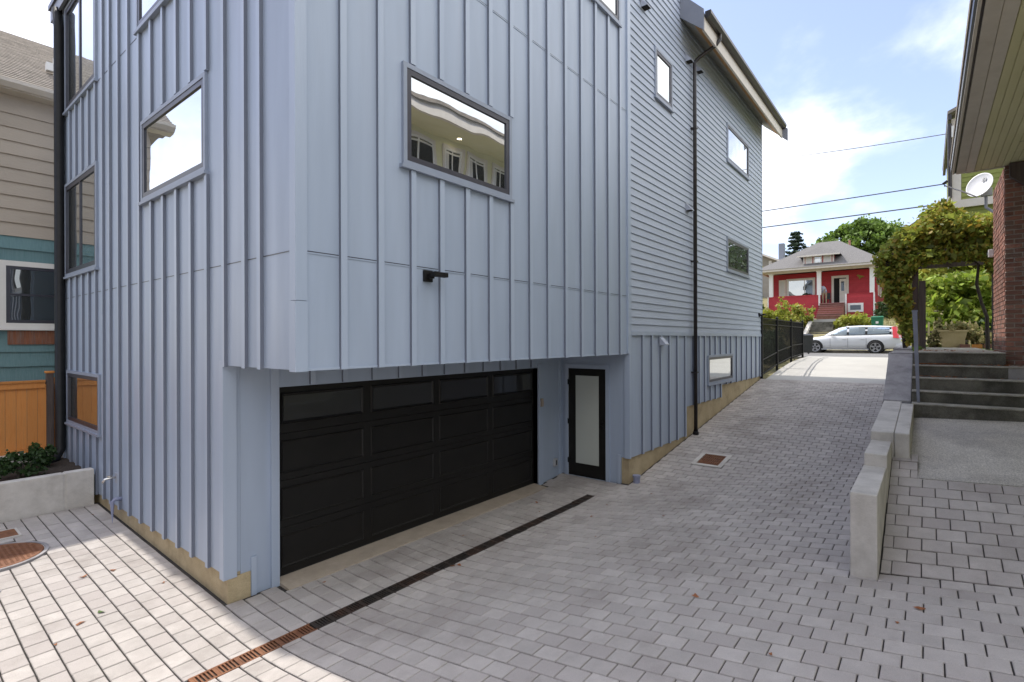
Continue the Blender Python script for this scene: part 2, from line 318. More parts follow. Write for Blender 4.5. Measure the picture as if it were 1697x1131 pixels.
# ================================================================== GROUND AND PAVING
def smax(a, b, k=0.12):
    h = max(k - abs(a - b), 0) / k; return max(a, b) + h * h * k * 0.25
def gz(X, Y):                       # paved court and ramp
    t = 4.35 - Y
    a = -0.05 + 0.15 * (t if t > 0.5 else (0.5 * (t + 0.5) ** 2 if t > -0.5 else 0.0))
    if Y > 5.2: a += 0.032 * (Y - 5.2)
    return smax(a, 0.03 + 0.1416 * (X - 8.45))
def pz(X, Y):                       # steep paved patch right of the low wall
    k = 0.15 - 0.10 * min(1, max(0, (X - 5.53) / 2))
    return 0.549 + k * (0.35 - Y) + 0.33 * (X - 5.636)
def az(X, Y):                       # weathered slab in front of the steps
    t = (X - 7.27) / 2.73
    return pz(7.27, Y) * (1 - t) + (1.436 + 0.04 * (0.16 - Y)) * t

def grid(fn, xs, ys, dz=0.0):
    mb = MB(); nx, ny = len(xs), len(ys)
    mb.v = [(x, y, fn(x, y) + dz) for x in xs for y in ys]
    mb.f = [(i * ny + j, (i + 1) * ny + j, (i + 1) * ny + j + 1, i * ny + j + 1) for i in range(nx - 1) for j in range(ny - 1)]
    return mb
def frange(a, b, s):
    n = max(1, int(round((b - a) / s))); return [a + (b - a) * i / n for i in range(n + 1)]

# the land itself: one sheet that reaches the horizon
def landz(X, Y):
    P = [(-80, -0.6), (17.2, -0.6), (17.8, 1.05), (20, 1.45), (24, 1.74), (34.8, 1.80), (36.2, 2.2), (38, 2.75), (40.5, 3.35), (42, 3.8), (45, 4.15), (50, 4.4), (60, 7.0), (75, 9.5), (120, 15), (400, 26), (900, 30)]
    for (x0, z0), (x1, z1) in zip(P, P[1:]):
        if X <= x1:
            t = (X - x0) / (x1 - x0); z = z0 + (z1 - z0) * t; break
    else: z = 30
    if X > 36: z += 0.10 * mnoise.noise(Vector((X * 0.5, Y * 0.5, 0)))
    return z
xs = frange(-80, 17, 12) + [17.2, 17.5, 17.8] + frange(18.2, 60, 0.8) + frange(65, 120, 6) + [160, 220, 300, 400, 600, 900]
ys = [-700, -400, -200, -120, -80, -50, -35] + frange(-25, 30, 1.2) + [40, 55, 80, 120, 200, 400, 700]
struct(obj('ground', grid(landz, xs, ys), 'ground', smooth=True))

# street, kerb side strip and apron
def streetz(X, Y): return 1.86
st = MB(); st.box(25.6, 34.9, -160, 160, 1.5, 1.86)
struct(obj('street', st, 'street'))
kb = MB()
for y0, y1 in ((-160, 0.6), (4.9, 160)): kb.box(25.35, 25.6, y0, y1, 1.4, 1.99)
kb.box(34.9, 35.1, -160, 160, 1.4, 1.98)
struct(obj('kerb', kb, 'oldconc'))
def apz(X, Y):
    P = [(17.86, 1.362), (19.6, 1.565), (21.5, 1.745), (23.5, 1.85), (25.58, 1.885)]
    for (x0, z0), (x1, z1) in zip(P, P[1:]):
        if X <= x1 + 1e-6: return z0 + (z1 - z0) * max(0, X - x0) / (x1 - x0)
    return 1.885
ap = grid(apz, [17.865, 18.3, 18.9, 19.6, 20.5, 21.5, 22.5, 23.5, 24.5, 25.58], [0.55, 2.3, 4.02])
apron = struct(obj('concrete_apron', ap, 'apron'))
apj = MB()
for x in (21.45,):
    pass
bk = MB()
xsb = frange(-2.2, 17.86, 0.2); ysb = frange(-2.6, 10.25, 0.2)
bed = grid(gz, xsb, ysb, -0.014)
driveway = struct(obj('driveway', bed, 'bed', smooth=True))
pbed = grid(pz, frange(5.636, 7.271, 0.2), frange(-3.2, 0.345, 0.2), -0.014); pb2 = grid(pz, [7.271, 7.45, 7.69], [0.088, 0.345], -0.014); pbed.add(pb2.v, pb2.f)
patio = struct(obj('patio', pbed, 'bed', smooth=True))
yard = struct(obj('side_yard', grid(lambda x, y: gz(x, y) - 0.012, frange(-2.2, 2.25, 0.3), frange(4.8, 10.25, 0.3)), 'bed'))
for o in (driveway, patio, yard): WL[o.name] = Vector((0, 0, 0))

PX, PY, TH = 0.178, 0.212, 0.06
def paver_mesh():
    g_ = 0.0042; c = 0.005
    x, y = PX / 2 - 0.0062, PY / 2 - 0.0034
    v = []
    for z, k in ((-TH, 0), (-c, 0), (0, c)):
        v += [(-x + k, -y + k, z), (x - k, -y + k, z), (x - k, y - k, z), (-x + k, y - k, z)]
    f = [(8, 9, 10, 11)]
    for r in (0, 4):
        for k in range(4): f.append((r + k, r + (k + 1) % 4, r + 4 + (k + 1) % 4, r + 4 + k))
    return v, f
PV, PF = paver_mesh()
pm = bpy.data.meshes.new('paver'); pm.from_pydata(PV, [], PF); pm.update(); pm.materials.append(M['paver'])

def sub(iv, a, b):
    out = []
    for s, e in iv:
        if b <= s or a >= e: out.append((s, e)); continue
        if a > s: out.append((s, a))
        if b < e: out.append((b, e))
    return out
rp = random.Random(3)
def columns(fn, x0, x1, ivf, phase=0.0, owner=None):
    """courses run along Y; returns (centre, length, slope) of every paver"""
    out = []; i = 0; x = x0
    while x < x1 - 0.02:
        xc = x + PX / 2; off = (0.5 * PY if i % 2 else 0.0) + phase
        for s, e in ivf(xc):
            k = math.floor((s - off) / PY)
            while True:
                a, b = off + k * PY, off + (k + 1) * PY; k += 1
                if a >= e: break
                a, b = max(a, s), min(b, e)
                if b - a < 0.05: continue
                yc = (a + b) / 2
                dx = (fn(xc + 0.08, yc) - fn(xc - 0.08, yc)) / 0.16; dy = (fn(xc, yc + 0.08) - fn(xc, yc - 0.08)) / 0.16
                out.append((xc, yc, fn(xc, yc) + rp.uniform(-0.0022, 0.0022), (b - a) / PY, math.atan(dy) + rp.gauss(0, 0.004), -math.atan(dx) + rp.gauss(0, 0.004), rp.gauss(0, 0.006)))
        x += PX; i += 1
    return out
CA, SA = math.cos(0.6752), math.sin(0.6752)
def view_area(p):
    d = p[0] * CA + p[1] * SA; l_ = p[0] * SA - p[1] * CA; h = p[2] - CAMH
    if d < 0.4: return 0
    u, v = l_ / d, h / d
    if abs(u) > 1.0 or v < -0.67: return 0
    nx, ny = math.sin(-p[5]), math.sin(-p[4])
    c = (-h + p[0] * -0 ) ; dist = math.sqrt(p[0] ** 2 + p[1] ** 2 + h * h)
    nrm = Vector((p[5], -p[4], 1)).normalized(); vd = Vector((-p[0], -p[1], -h)) / dist
    return p[3] * max(0.02, nrm.dot(vd)) / d / d
def lay(pavers, parent, limit=300):
    pavers = sorted(pavers, key=view_area, reverse=True)
    for p in pavers[:limit]:
        if view_area(p) <= 0: break
        inst('paver', pm, parent, p[:3], (p[4], p[5], p[6]), (1 / math.cos(p[5]), p[3], 1))
    rest = [p for p in pavers[:limit] if view_area(p) <= 0] + pavers[limit:]
    if rest:
        mb = MB()
        for p in rest:
            mt = Matrix.Translation(p[:3]) @ Matrix.Rotation(p[6], 4, 'Z') @ Matrix.Rotation(p[5], 4, 'Y') @ Matrix.Rotation(p[4], 4, 'X') @ Matrix.Diagonal((1 / math.cos(p[5]), p[3], 1, 1))
            mb.add([(mt @ Vector(q))[:] for q in PV], PF)
        o = raw('pavers', mb, 'paver', parent, 'stuff')
DR = (1.60, 7.82, 4.435, 4.60)      # trench drain
def drive_iv(x):
    if x < 2.27: iv = [(-2.4, 4.435 if x < 1.5 else 4.435)]
    elif x < 7.80: iv = [(-2.4 if x < 5.60 else 0.56, 5.385 if x > 2.86 else 5.575)]
    elif x < 8.55: iv = [(0.56, 5.59)]
    else: iv = [(0.56, 4.175)]
    if DR[0] < x < DR[1]: iv = sub(iv, DR[2], DR[3])
    if 9.98 < x < 10.68: iv = sub(iv, 3.02, 3.57)
    return iv
MHC, MHR = (0.93, 8.71), 0.53
def yard_iv(x):
    iv = [(4.60 if x > DR[0] else 4.435, 10.14)]
    if abs(x - MHC[0]) < MHR - 0.05:
        h = math.sqrt((MHR - 0.03) ** 2 - (x - MHC[0]) ** 2); iv = sub(iv, MHC[1] - h, MHC[1] + h)
    if 0.93 < x < 1.30: iv = sub(iv, 9.33, 9.75)
    return iv
lay(columns(gz, -1.098, 17.84, drive_iv, 0.03), driveway)
lay(columns(gz, -1.098, 2.26, yard_iv, 0.10), yard)
def patio_iv(x):
    if x < 7.27: return [(-2.9, 0.335)]
    return [(0.09, 0.335)]
lay(columns(pz, 5.668, 7.67, patio_iv, 0.048), patio)
# narrow gravel filled edge beside the low wall is the bed itself

# weathered slab in front of the steps
sb = grid(az, frange(7.271, 10.02, 0.3), frange(-3.2, 0.09, 0.25), 0.004)
n0 = len(sb.v)
sl_o = struct(obj('landing_slab', sb, 'asphalt', smooth=True))
edge = MB()
ysl = frange(-3.2, 0.09, 0.25)
edge.add([(7.271, y, az(7.271, y) + 0.004) for y in ysl] + [(7.271, y, az(7.271, y) - 0.1) for y in ysl],
         [(j, j + 1, j + 1 + len(ysl), j + len(ysl)) for j in range(len(ysl) - 1)])
ob = obj('slab_edge', edge, 'asphalt', sl_o)
sb2 = grid(az, frange(7.70, 10.02, 0.3), [0.085, 0.2], 0.002); obj('slab_strip', sb2, 'asphalt', sl_o)

# ------------------------------------------------------------------ drain, covers
td = thing('trench_drain', 'long narrow rusty iron trench grate in front of garage door', 'drain grate', (1.6, 4.52, 0))
def gz2(x): return gz(x, 4.518) + 0.004
n_g = 12; seg = (DR[1] - DR[0]) / n_g
for i in range(n_g):
    x0 = DR[0] + i * seg + 0.002; x1 = DR[0] + (i + 1) * seg - 0.002; z = gz((x0 + x1) / 2, 4.518) + 0.003
    mb = MB()
    mb.box(x0, x1, 4.440, 4.456, z - 0.03, z); mb.box(x0, x1, 4.579, 4.595, z - 0.03, z)
    nb = 18; stp = (x1 - x0) / nb
    for k in range(nb):
        a = x0 + k * stp
        if k % 6 == 0: mb.box(a, a + stp * 0.95, 4.456, 4.579, z - 0.028, z - 0.001)
        else:
            mb.box(a, a + stp * 0.45, 4.456, 4.579, z - 0.028, z - 0.001)
    obj('grate_section', mb, 'rust' if i < 2 else 'iron', td)  # one grate: rust tone in the sun, darker tone painted for the shade
obj('channel', B(DR[0], DR[1], 4.437, 4.598, -0.25, -0.075), 'pit', td)

def disc_cover(name, label, cat, c, r, z, collar=None, m='rust'):
    t = thing(name, label, cat, (c[0], c[1], z - 0.02))
    if collar: obj('collar', MB().lathe([(collar, -0.05), (collar, 0.004), (r + 0.012, 0.004), (r + 0.012, -0.05)], (c[0], c[1], z), 40), 'oldconc', t)
    mb = MB().lathe([(r, -0.05), (r, 0.002), (r - 0.01, 0.006), (0.001, 0.006)], (c[0], c[1], z), 40)
    cv = obj('cover', mb, m, t)
    if r > 0.2:
        kn = MB()
        for i in range(-9, 10):
            for j in range(-9, 10):
                x, y = i * r / 9.6, j * r / 9.6
                if x * x + y * y < (r * 0.9) ** 2: kn.box(c[0] + x - 0.013, c[0] + x + 0.013, c[1] + y - 0.013, c[1] + y + 0.013, z + 0.004, z + 0.011)
        obj('tread_pattern', kn, m, cv)['kind'] = 'stuff'
    return t
disc_cover('manhole_cover', 'round rusty manhole cover in the sunlit yard paving', 'manhole cover', MHC, 0.48, gz(*MHC) + 0.006, 0.53)
disc_cover('valve_cap', 'small round grey cap at left edge of the sunlit paving', 'valve cap', (0.80, 7.62), 0.10, gz(0.8, 7.62) + 0.006, None, 'oldconc')
t = thing('meter_box', 'square brown lid of a meter box by the planter', 'meter box', (1.12, 9.54, 0.1))
z = gz(1.12, 9.54) + 0.008
obj('lid', B(0.985, 1.275, 9.355, 9.725, z - 0.05, z), 'rust', t, bevel=0.004)
obj('rim', MB().box(0.955, 0.985, 9.335, 9.745, z - 0.05, z + 0.003).box(1.275, 1.30, 9.335, 9.745, z - 0.05, z + 0.003).box(0.985, 1.275, 9.725, 9.745, z - 0.05, z + 0.003).box(0.985, 1.275, 9.335, 9.355, z - 0.05, z + 0.003), 'concrete', t)
# catch basin on the ramp
t = thing('catch_basin', 'square rusty catch basin grate with pale concrete surround on the ramp', 'drain grate', (10.33, 3.3, 0.28))
def plate(mb, x0, x1, y0, y1, dz, th):
    mb.hexa([(x, y, gz(x, y) + dz - th) for x, y in ((x0, y0), (x1, y0), (x1, y1), (x0, y1))] + [(x, y, gz(x, y) + dz) for x, y in ((x0, y0), (x1, y0), (x1, y1), (x0, y1))]); return mb
mb = MB(); plate(mb, 9.97, 10.69, 3.01, 3.09, 0.006, 0.08); plate(mb, 9.97, 10.69, 3.50, 3.58, 0.006, 0.08); plate(mb, 9.97, 10.05, 3.09, 3.50, 0.006, 0.08); plate(mb, 10.61, 10.69, 3.09, 3.50, 0.006, 0.08)
obj('surround', mb, 'concrete', t)
mb = MB()
for k in range(10): plate(mb, 10.06, 10.60, 3.095 + k * 0.0405, 3.115 + k * 0.0405, 0.003, 0.03)
for k in range(5): plate(mb, 10.055 + k * 0.13, 10.085 + k * 0.13, 3.095, 3.495, 0.001, 0.03)
obj('grate', mb, 'rust', t)
obj('pit', plate(MB(), 10.05, 10.61, 3.09, 3.50, -0.06, 0.1), 'pit', t)

# ================================================================== THE BLUE GREY HOUSE
XL, YG, Y0, XE, XR, YB = 2.30, 5.60, 4.183, 8.57, 18.10, 12.35
ZB = 2.395
def fb(face, a0, a1, d0, d1, z0, z1, mb=None):
    mb = mb or MB(); k, p = face
    if k == 'F': mb.box(a0, a1, p - d1, p - d0, z0, z1)          # faces -Y
    elif k == 'L': mb.box(p - d1, p - d0, a0, a1, z0, z1)        # faces -X
    elif k == 'B': mb.box(a0, a1, p + d0, p + d1, z0, z1)        # faces +Y
    return mb
house = thing('modern_house', 'tall blue grey board and batten house with black garage door', 'house', (2.3, 4.18, 0))
FF, FL, FG, FE = ('F', Y0), ('L', XL), ('F', YG), ('L', XE)

def battens(wall, face, xs_, z0, z1, holes, w_=0.066, d=0.034, m='batten'):
    for x in xs_:
        iv = [(z0(x) if callable(z0) else z0, z1)]
        for a0, a1, h0, h1 in holes:
            if a0 - 0.02 < x < a1 + 0.02: iv = sub(iv, h0, h1)
        for s, e in iv:
            if e - s < 0.04: continue
            lo, hi = x - w_ / 2 + random.uniform(-.002, .002), x + w_ / 2
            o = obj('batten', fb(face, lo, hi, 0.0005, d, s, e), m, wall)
            o.data.materials.append(M['batten_side_shade']); ax = 0 if face[0] == 'F' else 1  # side faces get the painted shade tone
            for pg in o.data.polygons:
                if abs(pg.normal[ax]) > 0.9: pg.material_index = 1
def window(root, face, a0, a1, z0, z1, g='glass', mull=(), trans=(), fw=0.06, trim=0.048, fm='frame', tm='surround', sill=0.035, d=0.0, sillm='surround'):
    """outer trim, dark frame, panes behind it, sloped sill"""
    mb = MB()
    fb(face, a0, a1, d, d + 0.034, z1 - trim, z1, mb); fb(face, a0, a1, d, d + 0.034, z0, z0 + trim, mb)
    fb(face, a0, a0 + trim, d, d + 0.034, z0 + trim, z1 - trim, mb); fb(face, a1 - trim, a1, d, d + 0.034, z0 + trim, z1 - trim, mb)
    w_ = obj('window', mb, tm, root)
    i0, i1, j0, j1 = a0 + trim, a1 - trim, z0 + trim, z1 - trim
    mb = MB()
    fb(face, i0, i1, d, d + 0.027, j1 - fw, j1, mb); fb(face, i0, i1, d, d + 0.027, j0, j0 + fw, mb)
    fb(face, i0, i0 + fw, d, d + 0.027, j0 + fw, j1 - fw, mb); fb(face, i1 - fw, i1, d, d + 0.027, j0 + fw, j1 - fw, mb)
    xs_ = [i0 + fw] + [q for q in mull] + [i1 - fw]
    for q in mull: fb(face, q - fw * 0.45, q + fw * 0.45, d, d + 0.025, j0 + fw, j1 - fw, mb)
    for q in trans: fb(face, i0 + fw, i1 - fw, d, d + 0.024, q - 0.02, q + 0.02, mb)
    obj('frame', mb, fm, w_)
    zs = [j0 + fw] + list(trans) + [j1 - fw]
    for p_, q_ in zip(xs_, xs_[1:]):
        for r_, s_ in zip(zs, zs[1:]):
            obj('pane', fb(face, p_ + 0.001, q_ - 0.001, d + 0.001, d + 0.010, r_ + 0.001, s_ - 0.001), g, w_)
    if sill:
        obj('sill', fb(face, a0 - 0.03, a1 + 0.03, d, d + sill + 0.02, z0 - 0.038, z0 - 0.001), sillm, w_)
    return w_

# upper front wall (board and batten), windows 1 and 2
wf = obj('front_wall', B(XL, XE, Y0, Y0 + 0.15, ZB, 11.2), 'siding', house)
W1 = (3.432, 5.196, 4.442, 5.491); W2 = (6.45, 8.215, 8.10, 9.15)
window(house, FF, *W1); window(house, FF, *W2)
fbx = [2.74, 3.155, 3.565, 3.97, 4.38, 4.79, 5.20, 5.61, 6.03, 6.48, 6.93, 7.37, 7.80, 8.22]
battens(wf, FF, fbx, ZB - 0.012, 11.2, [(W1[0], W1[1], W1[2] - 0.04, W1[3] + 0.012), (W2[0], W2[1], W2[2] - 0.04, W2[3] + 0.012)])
for zs in (3.42, 6.717):
    for a, b in zip([2.385] + [q + 0.034 for q in fbx], [q - 0.034 for q in fbx] + [8.5]):
        if W1[0] - .1 < (a + b) / 2 < W1[1] + .1 and W1[2] < zs < W1[3]: continue
        obj('seam', fb(FF, a + 0.012, b - 0.004, 0.0004, 0.004, zs - 0.003, zs + 0.0045), 'frame', wf)
        obj('flashing', fb(FF, a + 0.002, b - 0.002, 0.0004, 0.006, zs - 0.018, zs - 0.0045), 'siding', wf)
obj('corner_board', MB().box(XL - 0.028, XL + 0.085, Y0 - 0.028, Y0 - 0.0005, ZB - 0.014, 2.985).box(XL - 0.025, XL + 0.083, Y0 - 0.025, Y0 - 0.0005, 2.99, 11.2), 'batten', wf)
obj('corner_board', MB().box(XL - 0.028, XL - 0.0005, Y0 - 0.0004, Y0 + 0.075, ZB - 0.014, 2.985).box(XL - 0.025, XL - 0.0005, Y0 - 0.0004, Y0 + 0.073, 2.99, 11.2), 'batten', wf)
obj('corner_board', B(8.50, 8.62, Y0 - 0.030, Y0 - 0.0005, ZB, 11.2), 'batten', wf)
obj('bottom_trim', B(XL + 0.09, 8.49, Y0 - 0.008, Y0 - 0.0005, ZB - 0.010, ZB + 0.012), 'batten', wf)

# left wall: overhanging front part and full height rear part
wl = obj('side_wall', MB().box(XL, XL + 0.15, Y0 + 0.15, YG, ZB, 11.2).box(XL, XL + 0.15, YG, YB, 0.25, 11.2), 'siding', house)
LW = [(5.983, 8.031, 4.456, 5.511), (6.05, 8.20, 6.75, 8.45), (10.15, 12.12, 6.75, 8.62), (10.13, 12.15, 3.80, 5.46), (10.01, 12.05, 1.20, 2.13)]
window(house, FL, *LW[0]); window(house, FL, *LW[1])
window(house, FL, *LW[2], mull=(11.13,), fw=0.075); window(house, FL, *LW[3], mull=(11.13,), fw=0.075); window(house, FL, *LW[4], g='glass')
lby = [4.80, 5.11, 5.56, 5.98, 6.41, 6.83, 7.26, 7.68, 8.13, 8.59, 9.03, 9.45, 9.81, 10.20, 10.60, 11.00, 11.40, 11.80]
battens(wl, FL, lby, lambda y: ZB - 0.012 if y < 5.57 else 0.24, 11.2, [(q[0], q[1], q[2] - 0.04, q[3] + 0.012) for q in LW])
for zs in (3.42, 6.717):
    yy = [4.26] + lby + [12.2]
    for a, b in zip(yy, yy[1:]):
        mid = (a + b) / 2
        if any(q[0] - .1 < mid < q[1] + .1 and q[2] - .08 < zs < q[3] + .02 for q in LW): continue
        obj('seam', fb(FL, a + 0.038, b - 0.038, 0.0004, 0.004, zs - 0.003, zs + 0.0045), 'frame', wl)
obj('corner_board', MB().box(XL - 0.030, XL - 0.0005, YG - 0.03, YG + 0.062, 0.21, ZB + 0.045), 'batten', wl)
obj('corner_board', MB().box(XL - 0.028, XL - 0.0005, YB - 0.1, YB, 0.25, 8.6), 'batten', wl)
obj('underside', B(XL + 0.002, XE + 0.4, Y0 + 0.004, YG + 0.1, ZB + 0.002, ZB + 0.10), 'siding', house)

# garage wall, recessed under the overhang
GX0, GX1, GZ = 2.857, 7.737, 2.13
wg = obj('garage_wall', MB().box(XL + 0.152, GX0, YG, YG + 0.15, 0.21, ZB).box(2.455, GX0, YG + 0.001, YG + 0.15, -0.05, 0.21).box(GX0, GX1, YG, YG + 0.15, GZ, ZB).box(GX1, XE + 0.1, YG, YG + 0.15, -0.06, ZB), 'siding', house)
obj('corner_board', MB().box(XL - 0.02, XL + 0.105, YG - 0.028, YG - 0.0005, 0.21, ZB), 'batten', wg)
obj('corner_board', MB().box(2.555, 2.61, YG - 0.02, YG - 0.0005, -0.05, 0.36), 'batten', wg)
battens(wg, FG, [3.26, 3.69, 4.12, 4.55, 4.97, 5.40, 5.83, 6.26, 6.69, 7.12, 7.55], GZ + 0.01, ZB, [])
obj('jamb', MB().box(GX0 - 0.09, GX0, YG - 0.03, YG + 0.14, -0.05, ZB), 'batten', wg)
obj('jamb', MB().box(GX1, GX1 + 0.14, YG - 0.03, YG + 0.14, -0.06, GZ + 0.06), 'batten', wg)
obj('batten', B(8.44, 8.49, YG - 0.022, YG - 0.0005, -0.06, ZB), 'batten', wg)
thr = MB().hexa([(GX0, 5.375, -0.2), (GX1, 5.375, -0.2), (GX1, 5.75, -0.2), (GX0, 5.75, -0.2), (GX0, 5.375, -0.030), (GX1, 5.375, -0.030), (GX1, 5.75, 0.0), (GX0, 5.75, 0.0)])
obj('threshold', thr, 'thresh', house)
# door leaf: four sections of four panels
gd = obj('garage_door', B(GX0 + 0.01, GX1 - 0.01, YG + 0.115, YG + 0.14, 0.004, GZ - 0.002), 'black', house)
GF = ('F', YG + 0.085)
colw = (GX1 - GX0 - 0.02) / 4
for r in range(4):
    s0 = 0.006 + r * 0.531; s1 = s0 + 0.527
    obj('door_section', fb(GF, GX0 + 0.012, GX1 - 0.012, -0.03, 0.0, s0, s1), 'garage', gd, bevel=0.004)
    for c in range(4):
        a0 = GX0 + 0.01 + c * colw + 0.055; a1 = a0 + colw - 0.11; b0, b1 = s0 + 0.075, s1 - 0.075
        mb = MB()
        if r == 3: b0, b1 = s0 + 0.10, s1 - 0.065
        w2 = 0.028 if r < 3 else 0.04; dp = 0.012 if r < 3 else 0.018
        k = GF[1]
        o_ = [(a0, k - 0.0005, b0), (a1, k - 0.0005, b0), (a1, k - 0.0005, b1), (a0, k - 0.0005, b1)]
        i_ = [(a0 + w2 * .4, k - dp, b0 + w2 * .4), (a1 - w2 * .4, k - dp, b0 + w2 * .4), (a1 - w2 * .4, k - dp, b1 - w2 * .4), (a0 + w2 * .4, k - dp, b1 - w2 * .4)]
        j_ = [(a0 + w2, k - 0.0008, b0 + w2), (a1 - w2, k - 0.0008, b0 + w2), (a1 - w2, k - 0.0008, b1 - w2), (a0 + w2, k - 0.0008, b1 - w2)]
        vs = o_ + i_ + j_; fs = []
        for q in (0, 4):
            for n_ in range(4): fs.append((q + n_, q + (n_ + 1) % 4, q + 4 + (n_ + 1) % 4, q + 4 + n_))
        mb.add(vs, fs); obj('panel_moulding', mb, 'garage', gd)
        if r == 3: obj('window_pane', fb(GF, a0 + w2, a1 - w2, 0.0005, 0.004, b0 + w2, b1 - w2), 'garage_glass', gd)
obj('door_seal', B(GX0 + 0.012, GX1 - 0.012, YG + 0.08, YG + 0.12, -0.003, 0.006), 'tyre', gd)

# end wall of the recess with the entry door
we = obj('end_wall', MB().box(XE, XE + 0.15, 4.34, YG, -0.03, ZB).box(XE, XE + 0.15, Y0 + 0.02, 4.34, 0.515, ZB), 'siding', house)
obj('corner_board', MB().box(XE - 0.028, XE - 0.0005, Y0 - 0.03, Y0 + 0.075, 0.51, ZB), 'batten', we)
obj('corner_board', MB().box(XE - 0.0004, XE + 0.035, Y0 - 0.030, Y0 - 0.0005, 0.51, ZB - 0.001), 'batten', we)
obj('corner_board', MB().box(XE - 0.025, XE - 0.0005, 4.34, 4.40, -0.02, 0.56), 'batten', we)
DY0, DY1, DZ0, DZ1 = 4.638, 5.444, 0.035, 2.096
cs = MB()
fb(FE, DY0 - 0.075, DY0, 0, 0.03, DZ0, DZ1 + 0.08, cs); fb(FE, DY1, DY1 + 0.075, 0, 0.03, DZ0, DZ1 + 0.08, cs); fb(FE, DY0, DY1, 0, 0.03, DZ1, DZ1 + 0.08, cs)
fb(FE, DY0 - 0.22, DY1 + 0.1, 0, 0.034, -0.03, DZ0 - 0.001, cs)
obj('door_casing', cs, 'batten', we)
ed = obj('entry_door', fb(FE, DY0 + 0.004, DY1 - 0.004, 0.0006, 0.012, DZ0 + 0.004, DZ1 - 0.004), 'garage', house)
gl0, gl1, gh0, gh1 = 4.782, 5.285, 0.285, 1.96
mb = MB()
fb(FE, gl0 - 0.02, gl0, 0.012, 0.02, gh0 - 0.02, gh1 + 0.02, mb); fb(FE, gl1, gl1 + 0.02, 0.012, 0.02, gh0 - 0.02, gh1 + 0.02, mb); fb(FE, gl0, gl1, 0.012, 0.02, gh0 - 0.02, gh0, mb); fb(FE, gl0, gl1, 0.012, 0.02, gh1, gh1 + 0.02, mb)
obj('glazing_bead', mb, 'garage', ed)
obj('frosted_pane', fb(FE, gl0, gl1, 0.0122, 0.016, gh0, gh1), 'frost', ed)
for z in (0.32, 1.07, 1.83): obj('hinge', fb(FE, DY1 - 0.012, DY1 + 0.014, 0.012, 0.036, z - 0.05, z + 0.05), 'black', ed)
obj('weather_strip', fb(FE, DY1 - 0.0035, DY1 - 0.0005, 0.001, 0.028, DZ0 + .002, DZ1), 'chrome', ed)
mb = MB(); fb(FE, DY0 + 0.035, DY0 + 0.075, 0.012, 0.045, 0.98, 1.12, mb); fb(FE, DY0 + 0.035, DY0 + 0.115, 0.045, 0.058, 1.035, 1.05, mb)
obj('lever_handle', mb, 'black', ed)

# lower right wall on stepped foundation
SB = [(XE, 11.35, 0.51), (11.35, 13.83, 1.15), (13.83, XR, 1.456)]
mb = MB()
for a, b, z in SB: mb.box(a + (0.15 if a == XE else 0), b, Y0, Y0 + 0.05, z, 2.73)
mb.box(XE + 0.001, XE + 0.15, Y0, Y0 + 0.02, 0.515, 2.73)
wr = obj('lower_wall', mb, 'siding', house)
W4 = (12.81, 14.85, 1.545, 2.245)
window(house, FF, *W4)
lbx = [9.12, 9.54, 9.97, 10.41, 10.85, 11.30, 11.83, 12.22, 12.60, 13.00, 13.40, 13.82, 14.32, 14.72, 15.25, 15.76, 16.30, 16.84, 17.36, 17.84]
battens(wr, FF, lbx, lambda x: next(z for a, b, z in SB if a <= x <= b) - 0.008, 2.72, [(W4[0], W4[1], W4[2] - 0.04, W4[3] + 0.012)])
obj('band_trim', B(8.625, XR + 0.02, Y0 - 0.034, Y0 - 0.0005, 2.722, 2.80), 'batten', wr)
obj('corner_board', B(XR - 0.09, XR + 0.02, Y0 - 0.028, Y0 - 0.0005, 1.45, 2.72), 'batten', wr)

obj('foundation', MB().box(XL + 0.02, XL + 0.3, YG + 0.012, YB, -0.4, 0.26).box(XL + 0.02, 2.55, YG - 0.012, YG + 0.011, -0.4, 0.215), 'foundation', house)
fd = MB().box(XE + 0.02, XE + 0.2, Y0 + 0.05, 4.338, -0.4, 0.51)
fd.box(XE + 0.02, XE + 0.2, Y0 + 0.018, Y0 + 0.049, -0.4, 0.509)
for a, b, z in SB: fd.box(a if a > 9 else XE + 0.2, b, Y0 + 0.018, Y0 + 0.35, -0.3, z + 0.02)
obj('foundation', fd, 'foundation', house)

# clapboard wall
wc = obj('clapboard_wall', MB().box(8.62, XR, Y0, Y0 + 0.15, 2.75, 9.66).box(8.62, 11.2, Y0, Y0 + 0.15, 9.66, 11.2), 'clap', house)
CW = [(9.694, 10.575, 7.416, 8.394), (14.376, 16.503, 7.403, 8.423), (14.344, 16.468, 4.481, 5.378)]
for q in CW: window(house, FF, *q, d=0.008)
ex = 0.1372; z = 2.80; k = 0
def board(x0, x1, z0):
    y = Y0 - 0.0005
    return MB().prism([(x0, y, z0 - 0.014), (x0, y - 0.025, z0 - 0.014), (x0, y - 0.005, z0 + ex), (x0, y, z0 + ex)], (x1 - x0, 0, 0))
while z < 11.1:
    x1 = XR if z < 9.6 else 11.07
    iv = [(8.622, x1 - 0.001)]
    for a0, a1, h0, h1 in CW:
        if z + ex > h0 + 0.02 and z < h1 - 0.02: iv = sub(iv, a0 + 0.02, a1 - 0.02)
    for s, e in iv: obj('clapboard', board(s, e, z), 'clap', wc)
    z += ex; k += 1
obj('corner_board', MB().box(XR - 0.001, XR + 0.022, Y0 - 0.03, Y0 + 0.06, 2.80, 9.62), 'batten', wc)

